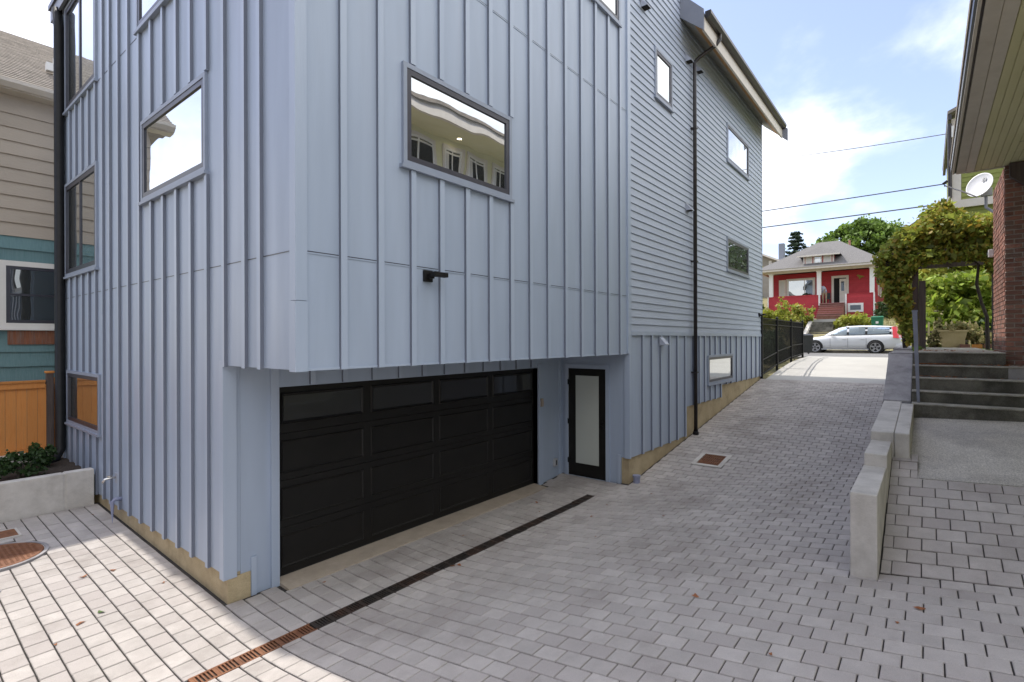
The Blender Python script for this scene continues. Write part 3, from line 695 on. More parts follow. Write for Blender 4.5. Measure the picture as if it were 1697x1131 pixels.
# rear, far and top of the volume
obj('rear_wall', B(XL, XR, YB - 0.1, YB + 0.05, -0.3, 11.1), 'siding', house)
obj('far_wall', B(XR - 0.15, XR - 0.003, Y0 + 0.15, YB - 0.1, -0.3, 9.6), 'clap', house)
rf = MB().prism([(11.09, 3.70, 9.245), (11.09, 8.2, 13.45), (11.09, 8.2, 13.65), (11.09, 3.68, 9.56)], (7.5, 0, 0)).prism([(11.09, 12.75, 9.2), (11.09, 8.2001, 13.45), (11.09, 8.2001, 13.65), (11.09, 12.75, 9.5)], (7.5, 0, 0))
rf.prism([(18.0, 4.3, 9.6), (18.0, 12.2, 9.6), (18.0, 8.2, 13.5)], (0.09, 0, 0))
roof = obj('roof', rf, 'roof_grey', house)
obj('flat_roof', B(XL + 0.01, 11.08, Y0 + 0.3, YB + 0.2, 11.12, 11.3), 'roof_grey', house)
# eave: soffit boards, raw cedar strip, pale fascia, brown gutter
sy0, sz0, sy1, sz1 = 4.18, 9.63, 3.70, 9.20
for i in range(8):
    t0, t1 = i / 8, (i + 1) / 8 - 0.012
    p0 = (sy0 + (sy1 - sy0) * t0, sz0 + (sz1 - sz0) * t0); p1 = (sy0 + (sy1 - sy0) * t1, sz0 + (sz1 - sz0) * t1)
    obj('soffit_board', MB().prism([(11.10, p0[0], p0[1]), (11.10, p1[0], p1[1]), (11.10, p1[0], p1[1] + 0.04), (11.10, p0[0], p0[1] + 0.04)], (7.44, 0, 0)), 'wood_soffit' if i >= 5 else 'soffit_tan', roof)
obj('fascia', B(11.09, 18.60, 3.655, 3.699, 9.155, 9.44), 'cream', roof)
obj('gutter', MB().prism([(11.12, 3.654, 9.43), (11.12, 3.58, 9.43), (11.12, 3.53, 9.50), (11.12, 3.53, 9.57), (11.12, 3.654, 9.57)], (7.5, 0, 0)), 'brown', roof)
obj('eave_return', MB().prism([(11.05, 4.18, 9.62), (11.05, 3.66, 9.155), (11.05, 3.66, 9.60), (11.05, 4.18, 10.15)], (0.038, 0, 0)), 'trim', roof)
obj('rake_board', MB().prism([(18.602, 12.7, 9.2), (18.602, 8.2, 13.42), (18.602, 3.50, 9.02), (18.602, 3.50, 9.42), (18.602, 8.2, 13.75), (18.602, 12.7, 9.5)], (0.04, 0, 0)), 'trim', roof)
# low rake at the rear left corner
obj('rear_eave', MB().box(2.24, 2.9, 10.0, 12.8, 8.72, 8.86).box(2.20, 2.2395, 10.0, 12.84, 8.62, 8.90), 'trim', house)
obj('flashing', B(2.17, 2.1995, 10.0, 12.86, 8.84, 8.93), 'frame', house)

# downspouts
dsp = MB().tube([(11.95, 3.60, 9.45), (11.95, 3.60, 9.33), (11.90, 3.68, 9.20), (11.76, 4.00, 8.98), (11.72, 4.085, 8.88), (11.72, 4.085, 8.75), (11.72, 4.085, 0.56)], 0.042, 10)
d1 = tag(obj('downspout', dsp, 'brown', origin=(11.72, 4.085, 0.5), smooth=True), 'dark brown downspout running down the clapboard wall to the ramp', 'downspout')
for z in (7.4, 4.4, 1.9): obj('strap', B(11.665, 11.775, 4.035, 4.165, z - 0.015, z + 0.015), 'brown', d1)
obj('foot', MB().lathe([(0.05, 0), (0.065, 0.0), (0.065, 0.06), (0.05, 0.07), (0.05, 0.10)], (11.72, 4.085, 0.50), 12), 'black', d1)
dsl = MB().tube([(2.20, 12.30, 8.66), (2.21, 12.22, 8.3), (2.21, 12.20, 0.70), (2.12, 12.10, 0.55), (2.0, 11.98, 0.52)], 0.075, 10)
d2 = tag(obj('downspout', dsl, 'black', origin=(2.21, 12.2, 0.5), smooth=True), 'black downspout at the far left corner above the planter', 'downspout')

# small fixtures
def hood(x, z, label, light=False):
    t = thing('vent_hood', label, 'vent', (x, Y0, z), 'wall vent hoods')
    y = Y0 - 0.02
    mb = MB().add([(x - .085, y, z - .07), (x + .085, y, z - .07), (x + .085, y, z + .09), (x - .085, y, z + .09), (x - .085, y - .13, z - .07), (x + .085, y - .13, z - .07), (x + .085, y - .13, z - .05), (x - .085, y - .13, z - .05)],
        [(0, 1, 2, 3), (0, 3, 7, 4), (1, 5, 6, 2), (3, 2, 6, 7), (4, 7, 6, 5)])
    obj('cover', mb, 'hood', t); obj('flange', B(x - .1, x + .1, Y0 - 0.026, Y0 - 0.0205, z - .085, z + .105), 'hood', t)
    obj('duct', B(x - .075, x + .075, y - .11, y - .001, z - .072, z - .062), 'pit', t)
    return t
hood(9.16, 8.92, 'vent hood high on the clapboard wall beside the corner board'); hood(11.45, 8.86, 'vent hood just left of the brown downspout near the eave')
hood(12.12, 8.90, 'vent hood just right of the brown downspout near the eave'); hood(11.43, 5.56, 'vent hood left of the downspout at mid height')
hood(9.98, 2.60, 'pale wedge shaped vent hood at the top of the batten wall')
def sconce(x, z, label, d=0.0):
    t = thing('wall_lamp', label, 'wall lamp', (x, Y0, z))
    obj('back_plate', B(x - .06, x + .06, Y0 - 0.03 - d, Y0 - 0.0008, z - .06, z + .06), 'black', t, bevel=0.004)
    obj('arm', B(x - .018, x + .018, Y0 - 0.10 - d, Y0 - 0.0301 - d, z - .03, z + .02), 'black', t)
    obj('lamp_head', B(x - .035, x + .16, Y0 - 0.165 - d, Y0 - 0.1005 - d, z - .012, z + .038), 'black', t, bevel=0.005)
sconce(3.77, 3.33, 'black square wall lamp on the batten wall below the window'); sconce(17.7, 3.40, 'black wall lamp at the far corner above the iron fence', 0.02)
t = thing('keypad', 'small tan garage keypad on the right door jamb', 'keypad', (7.82, 5.56, 1.42)); obj('housing', B(7.785, 7.855, 5.545, 5.5695, 1.41, 1.56), 'tanplastic', t, bevel=0.005); obj('flap', B(7.79, 7.85, 5.537, 5.5445, 1.42, 1.52), 'tanplastic', t)
t = thing('outlet_box', 'grey outdoor outlet box low on wall beside garage', 'outlet box', (8.29, 5.58, 0.24)); obj('housing', B(8.23, 8.33, 5.55, 5.5995, 0.22, 0.37), 'plastic', t, bevel=0.008); obj('cover_slot', B(8.26, 8.30, 5.546, 5.5495, 0.25, 0.34), 'frame', t)
t = thing('hose_bib', 'bright metal outdoor tap on the left wall', 'tap', (2.28, 9.19, 0.68))
obj('plate', B(2.270, 2.2995, 9.10, 9.20, 0.60, 0.74), 'hood', t); obj('spout', MB().tube([(2.27, 9.16, 0.68), (2.20, 9.17, 0.68), (2.15, 9.18, 0.67), (2.12, 9.18, 0.62)], 0.018, 8), 'chrome', t, smooth=True); obj('wheel', MB().lathe([(0.001, 0), (0.032, 0.002), (0.032, 0.014), (0.001, 0.016)], (2.20, 9.17, 0.70), 12), 'chrome', t)
t = thing('vent_pipe', 'bent grey pipe leaving the wall below the tap', 'pipe', (2.2, 9.0, 0.05)); obj('pipe', MB().tube([(2.32, 9.0, 0.40), (2.22, 9.0, 0.40), (2.19, 9.0, 0.37), (2.19, 9.0, 0.05)], 0.028, 8), 'pipe', t, smooth=True)
t = thing('cleanout_pipe', 'short blue grey capped pipe beside the foundation corner', 'pipe', (8.72, 4.10, 0.05)); obj('stub', MB().lathe([(0.06, -0.1), (0.06, 0.09), (0.07, 0.09), (0.07, 0.13), (0.001, 0.135)], (8.70, 4.10, gz(8.7, 4.1)), 16), 'pipe', t, smooth=False)

# ================================================================== LOW WALL, STEPS, SLAB EDGE
lw_ = thing('low_concrete_wall', 'stepped pale concrete wall between ramp and steep paved patch', 'wall', (5.5, 0.45, 0.5))
obj('wall_block', B(5.52, 6.79, 0.345, 0.548, 0.25, 1.279), 'concrete', lw_, bevel=0.012)
obj('wall_block', B(6.765, 7.70, 0.338, 0.541, 0.30, 1.415), 'concrete', lw_, bevel=0.012)
def slope_block(x0, x1, y0, y1, zb, z0, z1):
    return MB().hexa([(x0, y0, zb), (x1, y0, zb), (x1, y1, zb), (x0, y1, zb), (x0, y0, z0), (x1, y0, z1), (x1, y1, z1), (x0, y1, z0)])
obj('wall_block', slope_block(7.685, 10.22, 0.318, 0.548, 0.35, 1.522, 1.655), 'concrete', lw_, bevel=0.012)
obj('kerb_block', slope_block(7.685, 10.00, 0.168, 0.314, 0.6, 1.522, 1.650), 'concrete', lw_, bevel=0.012)
ow = thing('old_retaining_wall', 'weathered grey sloping cheek wall beside the steps', 'wall', (10.3, 0.4, 1.0))
obj('cheek', slope_block(10.225, 11.80, 0.205, 0.562, 0.4, 1.672, 2.372), 'oldconc', ow, bevel=0.015)
obj('coping', B(11.802, 14.3, 0.205, 0.568, 0.4, 2.385), 'oldconc', ow, bevel=0.015)
obj('end_block', B(14.302, 18.6, 0.22, 0.60, 0.4, 2.43), 'oldconc', ow, bevel=0.02)

stp = thing('concrete_steps', 'mossy dark concrete steps rising beside the cheek wall', 'steps', (10, -0.5, 1.4))
NS = [(10.0, 1.657), (10.28, 1.83), (10.56, 2.022), (10.84, 2.212), (11.12, 2.42)]
for i, (x, z) in enumerate(NS):
    y0 = -3.2 if i < 4 else -0.95
    x1 = NS[i + 1][0] + 0.03 if i < 4 else 13.0
    obj('riser', B(x + 0.012, x1, y0, 0.20, 1.15 + 0.17 * i, z - 0.022), 'step', stp)
    obj('tread', B(x - 0.004 * (i % 2), x1 + 0.002, y0 - 0.002, 0.198, z - 0.0215, z), 'tread', stp, bevel=0.006)
hr = thing('handrail', 'slender blue grey steel rail standing on the steps', 'handrail', (10.2, 0.12, 1.66))
obj('post', MB().hexa([(10.17, 0.095, 1.65), (10.22, 0.095, 1.65), (10.22, 0.132, 1.65), (10.17, 0.132, 1.65), (10.17, 0.125, 3.06), (10.22, 0.125, 3.06), (10.22, 0.185, 3.06), (10.17, 0.185, 3.06)]), 'steel', hr)
obj('rail', MB().hexa([(10.17, 0.128, 3.02), (10.17, 0.182, 3.02), (12.2, 0.182, 3.55), (12.2, 0.128, 3.55), (10.17, 0.128, 3.075), (10.17, 0.182, 3.075), (12.2, 0.182, 3.60), (12.2, 0.128, 3.60)]).box(12.15, 12.2, 0.130, 0.180, 2.42, 3.56) if False else MB().box(10.168, 10.222, 0.118, 0.192, 3.06, 3.085), 'steel', hr)

# raised side yard behind the steps
sy_ = struct(obj('side_lawn', B(13.0, 25.2, -14, 0.215, 0.5, 2.405), 'grass'))
struct(obj('garden_path', B(13.002, 17.0, -0.9, 0.12, 2.2, 2.418), 'tread'))
struct(obj('yard_fill', B(10.85, 13.0, -14, -0.955, 0.5, 2.20), 'oldconc'))

# ================================================================== BRICK NEIGHBOUR ON THE RIGHT
bh = thing('brick_house', 'brick pier house with wide olive eave above the steps', 'house', (12, -2.5, 1.0))
PX0, PY0 = 11.46, -0.975
pier = obj('brick_pier', MB().box(PX0 + 0.012, 13.40, -3.2, PY0 - 0.012, 2.0, 5.44), 'mortar', bh)
rb = random.Random(11)
BL, BHt, CO = 0.196, 0.058, 0.0745
me_cache = {}
def brick_mesh(ly):
    key = round(ly, 3)
    if key not in me_cache:
        m_ = bpy.data.meshes.new('brick'); b_ = MB().box(0, 0.05, -ly, 0, 0, BHt); m_.from_pydata(b_.v, [], b_.f); m_.update()
        bm = bmesh.new(); bm.from_mesh(m_); bmesh.ops.recalc_face_normals(bm, faces=bm.faces); bm.to_mesh(m_); bm.free(); m_.materials.append(M['brick']); me_cache[key] = m_
    return me_cache[key]
side = MB(); row = 0; z = 2.225
while z < 5.40:
    y = PY0 - (0.0 if row % 2 else 0.0); first = BL if row % 2 else BL / 2
    ly = first
    while y - ly > -1.76:
        inst('brick', brick_mesh(ly), pier, (PX0 + rb.uniform(-0.004, 0.004), y, z + rb.uniform(-0.002, 0.002)), (0, 0, rb.gauss(0, 0.004)))
        y -= ly + 0.0155; ly = BL
    x = PX0 + 0.055 + (0.0 if row % 2 else BL / 2)
    while x < 13.35:
        side.box(x, min(x + BL, 13.39), PY0 - 0.05, PY0 + rb.uniform(-0.004, 0.004), z, z + BHt); x += BL + 0.0155
    z += CO; row += 1
o = raw('side_bricks', side, 'brick', pier, 'stuff')
# dark timber corbel under the eave
obj('bracket', MB().prism([(11.40, -1.02, 5.41), (11.40, -1.02, 5.20), (11.40, -1.25, 4.98), (11.40, -1.75, 4.86), (11.40, -1.75, 5.41)], (-0.10, 0, 0)), 'greywood', bh)
# eave
EX0, EX1, EZ = 3.6, 11.5, 5.432
obj('gutter', MB().prism([(EX0, -0.312, EZ + 0.02), (EX0, -0.345, EZ - 0.010), (EX0, -0.378, EZ - 0.010), (EX0, -0.378, EZ + 0.13), (EX0, -0.312, EZ + 0.13)], (EX1 - EX0, 0, 0)), 'brown', bh)
obj('gutter_lip', B(EX0, EX1 - 0.002, -0.356, -0.330, EZ - 0.022, EZ - 0.0105), 'gutter', bh)
obj('fascia', B(EX0, EX1, -0.495, -0.379, EZ - 0.028, EZ + 0.15), 'gutter', bh)
obj('frieze', B(EX0, EX1 - 0.001, -0.605, -0.500, EZ - 0.020, EZ + 0.04), 'cream', bh)
for i in range(24):
    y = -0.610 - i * 0.083
    obj('soffit_board', MB().prism([(EX0, y, EZ + 0.0), (EX0, y - 0.004, EZ - 0.012), (EX0, y - 0.074, EZ - 0.012), (EX0, y - 0.078, EZ + 0.0)], (EX1 - EX0 - 0.004, 0, 0)), 'soffit_green', bh)
obj('soffit_backing', B(EX0, EX1 - 0.006, -2.62, -0.606, EZ + 0.001, EZ + 0.06), 'soffit_green', bh)
obj('end_board', B(EX1 - 0.004, EX1 + 0.02, -2.62, -0.50, EZ - 0.03, EZ + 0.10), 'gutter', bh)
for x, y in ((6.9, -1.12), (8.7, -1.10), (10.2, -1.08)):
    obj('scratch', B(x - 0.006, x + 0.006, y - 0.06, y + 0.06, EZ - 0.0135, EZ - 0.0122), 'frame', bh)
obj('roof', MB().prism([(EX0, -0.30, 5.57), (EX0, -3.0, 6.75), (EX0, -3.0, 6.85), (EX0, -0.30, 5.66)], (EX1 + 0.1 - EX0, 0, 0)), 'roof_tan', bh)
obj('lower_wall', B(EX0, 11.45, -2.9, -2.6, 0.6, 5.43), 'green', bh)
# upper storey seen only in the window's reflection
uw = obj('upper_wall', B(6.8, 15.6, -3.3, -2.45, 6.3, 8.44), 'soffit_green', bh)
us = obj('upper_soffit', B(6.2, 15.9, -2.94, -1.55, 8.441, 8.50), 'soffit_green', bh)
obj('upper_fascia', B(6.2, 15.9, -1.55, -1.46, 8.40, 8.66), 'cream', bh)
obj('upper_roof', MB().prism([(6.1, -1.40, 8.66), (6.1, -5.0, 10.3), (6.1, -5.0, 10.4), (6.1, -1.40, 8.74)], (9.9, 0, 0)), 'roof_tan', bh)
UF = ('B', -2.45)
for a0, a1 in ((7.3, 8.5), (8.75, 10.1), (10.35, 11.2), (11.3, 12.2), (12.4, 13.4)):
    window(bh, UF, a0, a1, 6.80, 8.28, g='glass_dark', mull=((a0 + a1) / 2,), trans=(8.08, 7.2), fw=0.05, trim=0.08, fm='white', tm='cream', sillm='cream')
    obj('curtain', MB().box(a0 + 0.14, a0 + 0.26, -2.432, -2.428, 7.0, 8.12), 'curtain', bh)
lm = thing('soffit_lamp', 'small lit recessed lamp reflected in the front window', 'lamp', (10.7, -2.13, 8.42))
obj('trim_ring', MB().lathe([(0.055, 0.0), (0.085, -0.006), (0.085, 0.018), (0.055, 0.018)], (10.7, -2.13, 8.42), 24), 'white', lm)
obj('lens', MB().lathe([(0.001, 0.004), (0.055, 0.004), (0.055, 0.017), (0.001, 0.017)], (10.7, -2.13, 8.42), 24), 'lamp', lm)

# olive wing behind with trim band, gutter and downspout
gw = thing('olive_house', 'tall olive green house wall behind the satellite dish', 'house', (21.5, -3, 2.4))
WX, WY = 21.5, -0.63
wv = obj('wall', B(WX, 28.0, -9.0, WY, 2.3, 9.6), 'green', gw)
for i in range(46):
    z = 2.5 + i * 0.152; obj('clapboard', MB().prism([(WX - .0005, -9, z), (WX - .020, -9, z), (WX - .005, -9, z + 0.150), (WX - .0005, -9, z + 0.150)], (0, 9 + WY - 0.21, 0)), 'green', wv)
obj('corner_board', MB().box(WX - 0.034, WX - 0.0005, WY - 0.20, WY, 2.3, 9.56).box(WX - 0.034, WX + 0.16, WY + 0.0005, WY + 0.03, 2.3, 9.56), 'cream', gw)
obj('trim_band', B(WX - 0.14, WX - 0.0345, -9.0, WY + 0.10, 6.72, 6.96), 'cream', gw)
obj('gutter', B(WX - 0.35, 28.3, WY + 0.031, WY + 0.12, 9.46, 9.62), 'brown', gw)
obj('roof', MB().prism([(WX - 0.35, WY + 0.13, 9.63), (WX - 0.35, -4.9, 11.6), (WX - 0.35, -4.9, 11.7), (WX - 0.35, WY + 0.13, 9.73)], (7, 0, 0)), 'roof_tan', gw)
obj('meter_head', B(WX - 0.18, WX - 0.035, WY - 0.12, WY + 0.03, 8.95, 9.30), 'white', gw)
dsg = tag(obj('downspout', MB().tube([(WX - 0.1, WY + 0.07, 9.4), (WX - 0.1, WY + 0.07, 7.1), (WX - 0.2, WY + 0.14, 6.9), (WX - 0.2, WY + 0.14, 6.6), (WX - 0.1, WY + 0.07, 6.45), (WX - 0.1, WY + 0.07, 2.45)], 0.055, 8), 'brown', origin=(WX - 0.1, WY + 0.07, 2.4)), 'thin brown downspout at the corner of the olive wall', 'downspout')

dt = thing('satellite_dish', 'white satellite dish mounted beside the brick pier', 'satellite dish', (14, -0.85, 5.2))
dc = Vector((13.7, -0.80, 5.66)); dn = Vector((-0.80, 0.42, 0.42)).normalized(); du_ = Vector((0, 0, 1)).cross(dn).normalized(); dv_ = dn.cross(du_)
rings = []
for r_, h_ in ((0.004, -0.045), (0.10, -0.040), (0.18, -0.025), (0.25, -0.004), (0.265, 0.006), (0.268, -0.002), (0.25, -0.016), (0.18, -0.037), (0.004, -0.056)):
    rings.append([(dc + du_ * (r_ * 0.80 * math.cos(a)) + dv_ * (r_ * math.sin(a)) + dn * h_)[:] for a in [2 * math.pi * k / 36 for k in range(36)]])
ds = obj('reflector', MB().loft(rings), 'dish', dt, smooth=True)
lg = []
for k in range(13):
    a = -math.pi / 2 + math.pi * k / 12; lg.append((dc + du_ * (0.055 + 0.030 * math.cos(a)) + dv_ * (0.125 + 0.045 * math.sin(a)) + dn * 0.001)[:])
obj('emblem', MB().prism([(Vector(p) + dn * -0.02)[:] for p in lg], dn * 0.006), 'print', ds)
obj('emblem', MB().prism([(dc + du_ * p + dv_ * q + dn * -0.02)[:] for p, q in ((0.012, 0.08), (0.040, 0.08), (0.040, 0.17), (0.028, 0.165), (0.016, 0.14))], dn * 0.006), 'print', ds)
arm_end = dc + Vector((-0.25, 0.52, 0.02))
obj('feed_arm', MB().tube([dc - dv_ * 0.26 - dn * 0.03, dc - dv_ * 0.24 + dn * 0.10 + Vector((-0.05, 0.18, 0.05)), arm_end], 0.013, 8), 'plastic', dt)
obj('feed_horn', MB().tube([arm_end + Vector((0, 0, -0.01)), arm_end + Vector((0, 0.03, 0.05)), arm_end + Vector((0.02, -0.03, 0.09))], [0.02, 0.022, 0.028], 8), 'black', dt)
obj('bracket', MB().box(dc.x - 0.02, dc.x + 0.10, dc.y - 0.19, dc.y - 0.02, dc.z - 0.23, dc.z - 0.08), 'plastic', dt, bevel=0.01)
obj('mast', MB().tube([(dc.x + 0.05, dc.y - 0.10, dc.z - 0.15), (dc.x + 0.05, dc.y - 0.10, dc.z - 0.45), (dc.x + 0.0, dc.y - 0.22, dc.z - 0.58), (dc.x - 0.2, dc.y - 0.30, dc.z - 0.66)], 0.026, 10), 'plastic', dt, smooth=True)
cbx = thing('junction_box', 'small white box fixed to the brick pier by the vine', 'junction box', (13.3, -0.93, 4.3)); obj('housing', B(13.26, 13.37, -0.9735, -0.90, 4.18, 4.32), 'white', cbx, bevel=0.006); obj('lug', B(13.29, 13.33, -0.8995, -0.885, 4.22, 4.27), 'print', cbx)

# ================================================================== FOLIAGE TOOLS
def leaves(mb, c, r, n, s, rng, clumps=14, spread=0.33, flat=0.0, shell=0.55):
    cs_ = []
    for _ in range(clumps):
        while True:
            d = Vector((rng.gauss(0, 1), rng.gauss(0, 1), rng.gauss(0, 1)))
            if d.length > 0.1: break
        d.normalize(); k = rng.uniform(shell, 1.0); cs_.append(Vector((d.x * r[0] * k, d.y * r[1] * k, d.z * r[2] * k)))
    for i in range(n):
        q = cs_[rng.randrange(clumps)]
        p = Vector((c[0] + q.x + rng.gauss(0, r[0] * spread * 0.6), c[1] + q.y + rng.gauss(0, r[1] * spread * 0.6), c[2] + q.z + rng.gauss(0, r[2] * spread * 0.6)))
        a = Vector((rng.gauss(0, 1), rng.gauss(0, 1), rng.gauss(0, 1 - flat))).normalized(); b = a.cross(Vector((rng.gauss(0, 1), rng.gauss(0, 1), rng.gauss(0, 1)))).normalized()
        k = s * rng.choice((0.5, 0.75, 1.0, 1.0, 1.3, 1.6)) * rng.uniform(0.85, 1.15); w_ = k * rng.uniform(0.5, 0.8)
        o_ = len(mb.v)
        mb.v += [(p - a * k)[:], (p + b * w_ - a * k * 0.1)[:], (p + a * k)[:], (p - b * w_ - a * k * 0.1)[:]]; mb.f.append((o_, o_ + 1, o_ + 2, o_ + 3))
def shrub(name, label, base, blobs, n, s, m, seed, cat='shrub', group=None, stem=None):
    rng = random.Random(seed); t = thing(name, label, cat, base, group)
    mb = MB()
    tot = sum(b[3] * b[4] * b[5] for b in blobs)
    for x, y, z, rx, ry, rz in blobs: leaves(mb, (x, y, z), (rx, ry, rz), max(30, int(n * rx * ry * rz / tot)), s, rng)
    raw('foliage', mb, m, t)
    sm = MB()
    for x, y, z, rx, ry, rz in blobs[:6]:
        sm.tube([(base[0] + rng.uniform(-.1, .1), base[1] + rng.uniform(-.1, .1), base[2]), ((base[0] + x) / 2, (base[1] + y) / 2, (base[2] * 0.4 + z * 0.6)), (x, y, z + rz * 0.3)], [stem or 0.03, (stem or 0.03) * 0.7, 0.008], 6)
    obj('stem', sm, 'bark', t)
    return t
def tree(name, label, base, h, blobs, n, s, m, seed, tr=0.25, cat='tree', group=None):
    rng = random.Random(seed); t = thing(name, label, cat, base, group)
    mb = MB(); tot = sum(b[3] * b[4] * b[5] for b in blobs)
    for x, y, z, rx, ry, rz in blobs: leaves(mb, (x, y, z), (rx, ry, rz), max(60, int(n * rx * ry * rz / tot)), s, rng, clumps=26, spread=0.26)
    raw('crown', mb, m, t)
    tk = MB().tube([base, (base[0] + 0.1, base[1] + 0.05, base[2] + h * 0.5), (base[0] + 0.05, base[1] - 0.1, base[2] + h)], [tr, tr * 0.8, tr * 0.5], 8)
    for x, y, z, rx, ry, rz in blobs: tk.tube([(base[0] + 0.05, base[1] - 0.05, base[2] + h * 0.8), (x * 0.6 + base[0] * 0.4, y * 0.6 + base[1] * 0.4, base[2] * 0.1 + z * 0.9 - 0.3 * rz), (x, y, z + 0.3 * rz)], [tr * 0.45, tr * 0.3, 0.03], 6)
    obj('trunk', tk, 'bark', t)
    return t

# ------------------------------------------------------------------ arbor and vine beyond the steps
ar = thing('arbor', 'dark timber arbor posts and beam under the vine', 'arbor', (14.7, -0.4, 2.4))
obj('post', B(14.65, 14.76, 0.155, 0.262, 2.40, 4.50), 'greywood', ar, bevel=0.006); obj('post', B(14.63, 14.78, 0.030, 0.152, 2.40, 3.92), 'greywood', ar, bevel=0.006)
obj('post', B(14.65, 14.78, -1.17, -1.05, 2.40, 4.52), 'greywood', ar, bevel=0.006)
obj('beam', B(14.68, 14.74, -1.4, 0.75, 4.32, 4.48), 'greywood', ar); obj('beam', B(15.9, 15.96, -1.4, 0.75, 4.32, 4.48), 'greywood', ar)
for y in (-1.2, -0.75, -0.3, 0.15, 0.6): obj('rafter', B(14.4, 15.97, y - 0.02, y + 0.02, 4.482, 4.56), 'greywood', ar)
obj('post', B(15.9, 16.0, 0.2, 0.3, 2.40, 4.32), 'greywood', ar)
rv = random.Random(5); vn = thing('grape_vine', 'big yellowing grape vine heaped over the arbor beside the pier', 'vine', (14.8, 0.3, 2.4))
mb = MB()
for c, r, n in (((14.85, 0.62, 4.55), (.5, .30, .28), 600), ((14.9, 0.30, 4.78), (.6, .38, .36), 900), ((14.95, -0.10, 5.05), (.6, .40, .42), 1100), ((14.95, -0.42, 5.05), (.6, .42, .42), 1100), ((14.95, -0.85, 4.92), (.55, .40, .34), 900), ((14.9, -0.25, 5.40), (.4, .24, .22), 350),
                ((14.75, 0.05, 4.52), (.45, .5, .20), 700), ((14.75, -0.7, 4.52), (.4, .5, .18), 600), ((14.8, 0.62, 4.15), (.4, .27, .34), 600), ((14.8, 0.56, 3.75), (.38, .26, .34), 600), ((14.75, 0.46, 3.35), (.34, .19, .32), 480), ((14.75, 0.36, 2.98), (.30, .13, .26), 280), ((14.75, 0.32, 2.72), (.26, .10, .18), 160), ((14.7, -1.05, 4.2), (.25, .10, .22), 120), ((14.5, -0.1, 4.42), (.16, .55, .12), 420), ((14.5, -0.7, 4.40), (.16, .40, .12), 300), ((14.5, 0.35, 4.3), (.2, .2, .25), 260)):
    leaves(mb, c, r, int(n * 2.1), 0.050, rv, clumps=30, spread=0.34)
raw('foliage', mb, 'leaf_vine', vn)
obj('stem', MB().tube([(14.9, -1.0, 2.4), (14.85, -0.98, 3.1), (14.88, -0.9, 3.4), (14.85, -0.82, 3.8), (14.8, -0.85, 4.2), (14.8, -0.6, 4.5)], [0.04, 0.035, 0.03, 0.03, 0.025, 0.02], 7).tube([(14.9, 0.4, 2.4), (14.86, 0.45, 3.0), (14.9, 0.5, 3.8), (14.9, 0.4, 4.6)], [0.045, 0.04, 0.03, 0.02], 7), 'bark', vn)

shrub('leafy_shrub', 'bright green leafy shrub framed by the arbor opening', (19.6, -0.5, 2.4), [(19.8, -0.2, 3.4, .6, .5, .55), (19.9, -0.85, 3.5, .6, .55, .6), (19.6, -1.4, 3.3, .5, .45, .5), (20.2, -0.6, 4.2, .7, .9, .5), (19.4, -0.5, 2.95, .4, .7, .35), (19.9, -1.5, 4.1, .5, .5, .5), (19.9, -2.0, 3.4, .5, .5, .7)], 5200, 0.085, 'leaf_bright', 21)
shrub('leafy_shrub', 'yellow green shrub high behind the arbor opening', (21.0, -0.9, 2.4), [(21.0, -0.5, 4.9, .35, .8, .6), (21.0, -1.5, 4.9, .35, .7, .6), (21.0, 0.0, 4.1, .4, .4, .6), (21.0, -1.0, 5.5, .3, .7, .4)], 2600, 0.09, 'leaf_lime', 22)
shrub('dark_shrub', 'dark low shrub behind the picket fence', (19.3, -1.2, 2.4), [(19.35, -1.25, 2.85, .3, .5, .35), (19.4, -0.35, 2.8, .25, .25, .3)], 900, 0.06, 'leaf_dark', 23)
shrub('garden_shrub', 'loose yellow green shrub hanging left of the wooden post', (20.5, 0.5, 2.2), [(20.6, 0.48, 3.0, .4, .2, .5), (20.6, 0.62, 3.6, .4, .28, .5), (20.8, 0.8, 4.2, .35, .2, .4)], 900, 0.075, 'leaf_lime', 24)
pf = thing('picket_fence', 'weathered pale picket fence behind the planter tub', 'fence', (18.9, -0.9, 2.4))
for k in range(16):
    y = 0.0 - k * 0.125; h = 3.13 + 0.02 * math.sin(k * 2.1) - (0.22 if k > 8 else 0)
    obj('picket', MB().prism([(18.9, y, 2.4), (18.9, y - 0.05, 2.4), (18.9, y - 0.05, h - 0.05), (18.9, y - 0.025, h), (18.9, y, h - 0.05)], (0.02, 0, 0)), 'urn', pf)
obj('rail', B(18.921, 18.95, -2.0, 0.05, 2.55, 2.60), 'greywood', pf); obj('rail', B(18.921, 18.95, -2.0, 0.05, 2.80, 2.85), 'greywood', pf)
pt = thing('planter_tub', 'tapered cream planter tub with dry plants at the top of the path', 'planter', (16.9, -0.45, 2.42))
obj('tub', MB().loft([[(16.9 - k, -0.48 - k * 1.15, 2.42), (16.9 + k, -0.48 - k * 1.15, 2.42), (16.9 + k, -0.48 + k * 1.15, 2.42), (16.9 - k, -0.48 + k * 1.15, 2.42)] for k in (0.17,)] + [[(16.9 - k, -0.48 - k * 1.15, 2.80), (16.9 + k, -0.48 - k * 1.15, 2.80), (16.9 + k, -0.48 + k * 1.15, 2.80), (16.9 - k, -0.48 + k * 1.15, 2.80)] for k in (0.235,)]), 'urn', pt)
k = 0.26; obj('rim', B(16.9 - k, 16.9 + k, -0.48 - k * 1.12, -0.48 + k * 1.12, 2.802, 2.85), 'urn', pt, bevel=0.01)
rng = random.Random(8); mb = MB(); leaves(mb, (16.9, -0.62, 2.92), (.25, .32, .12), 260, 0.05, rng); leaves(mb, (16.9, -0.25, 2.95), (.2, .12, .2), 120, 0.05, rng); raw('dry_plants', mb, 'drygrass', pt)
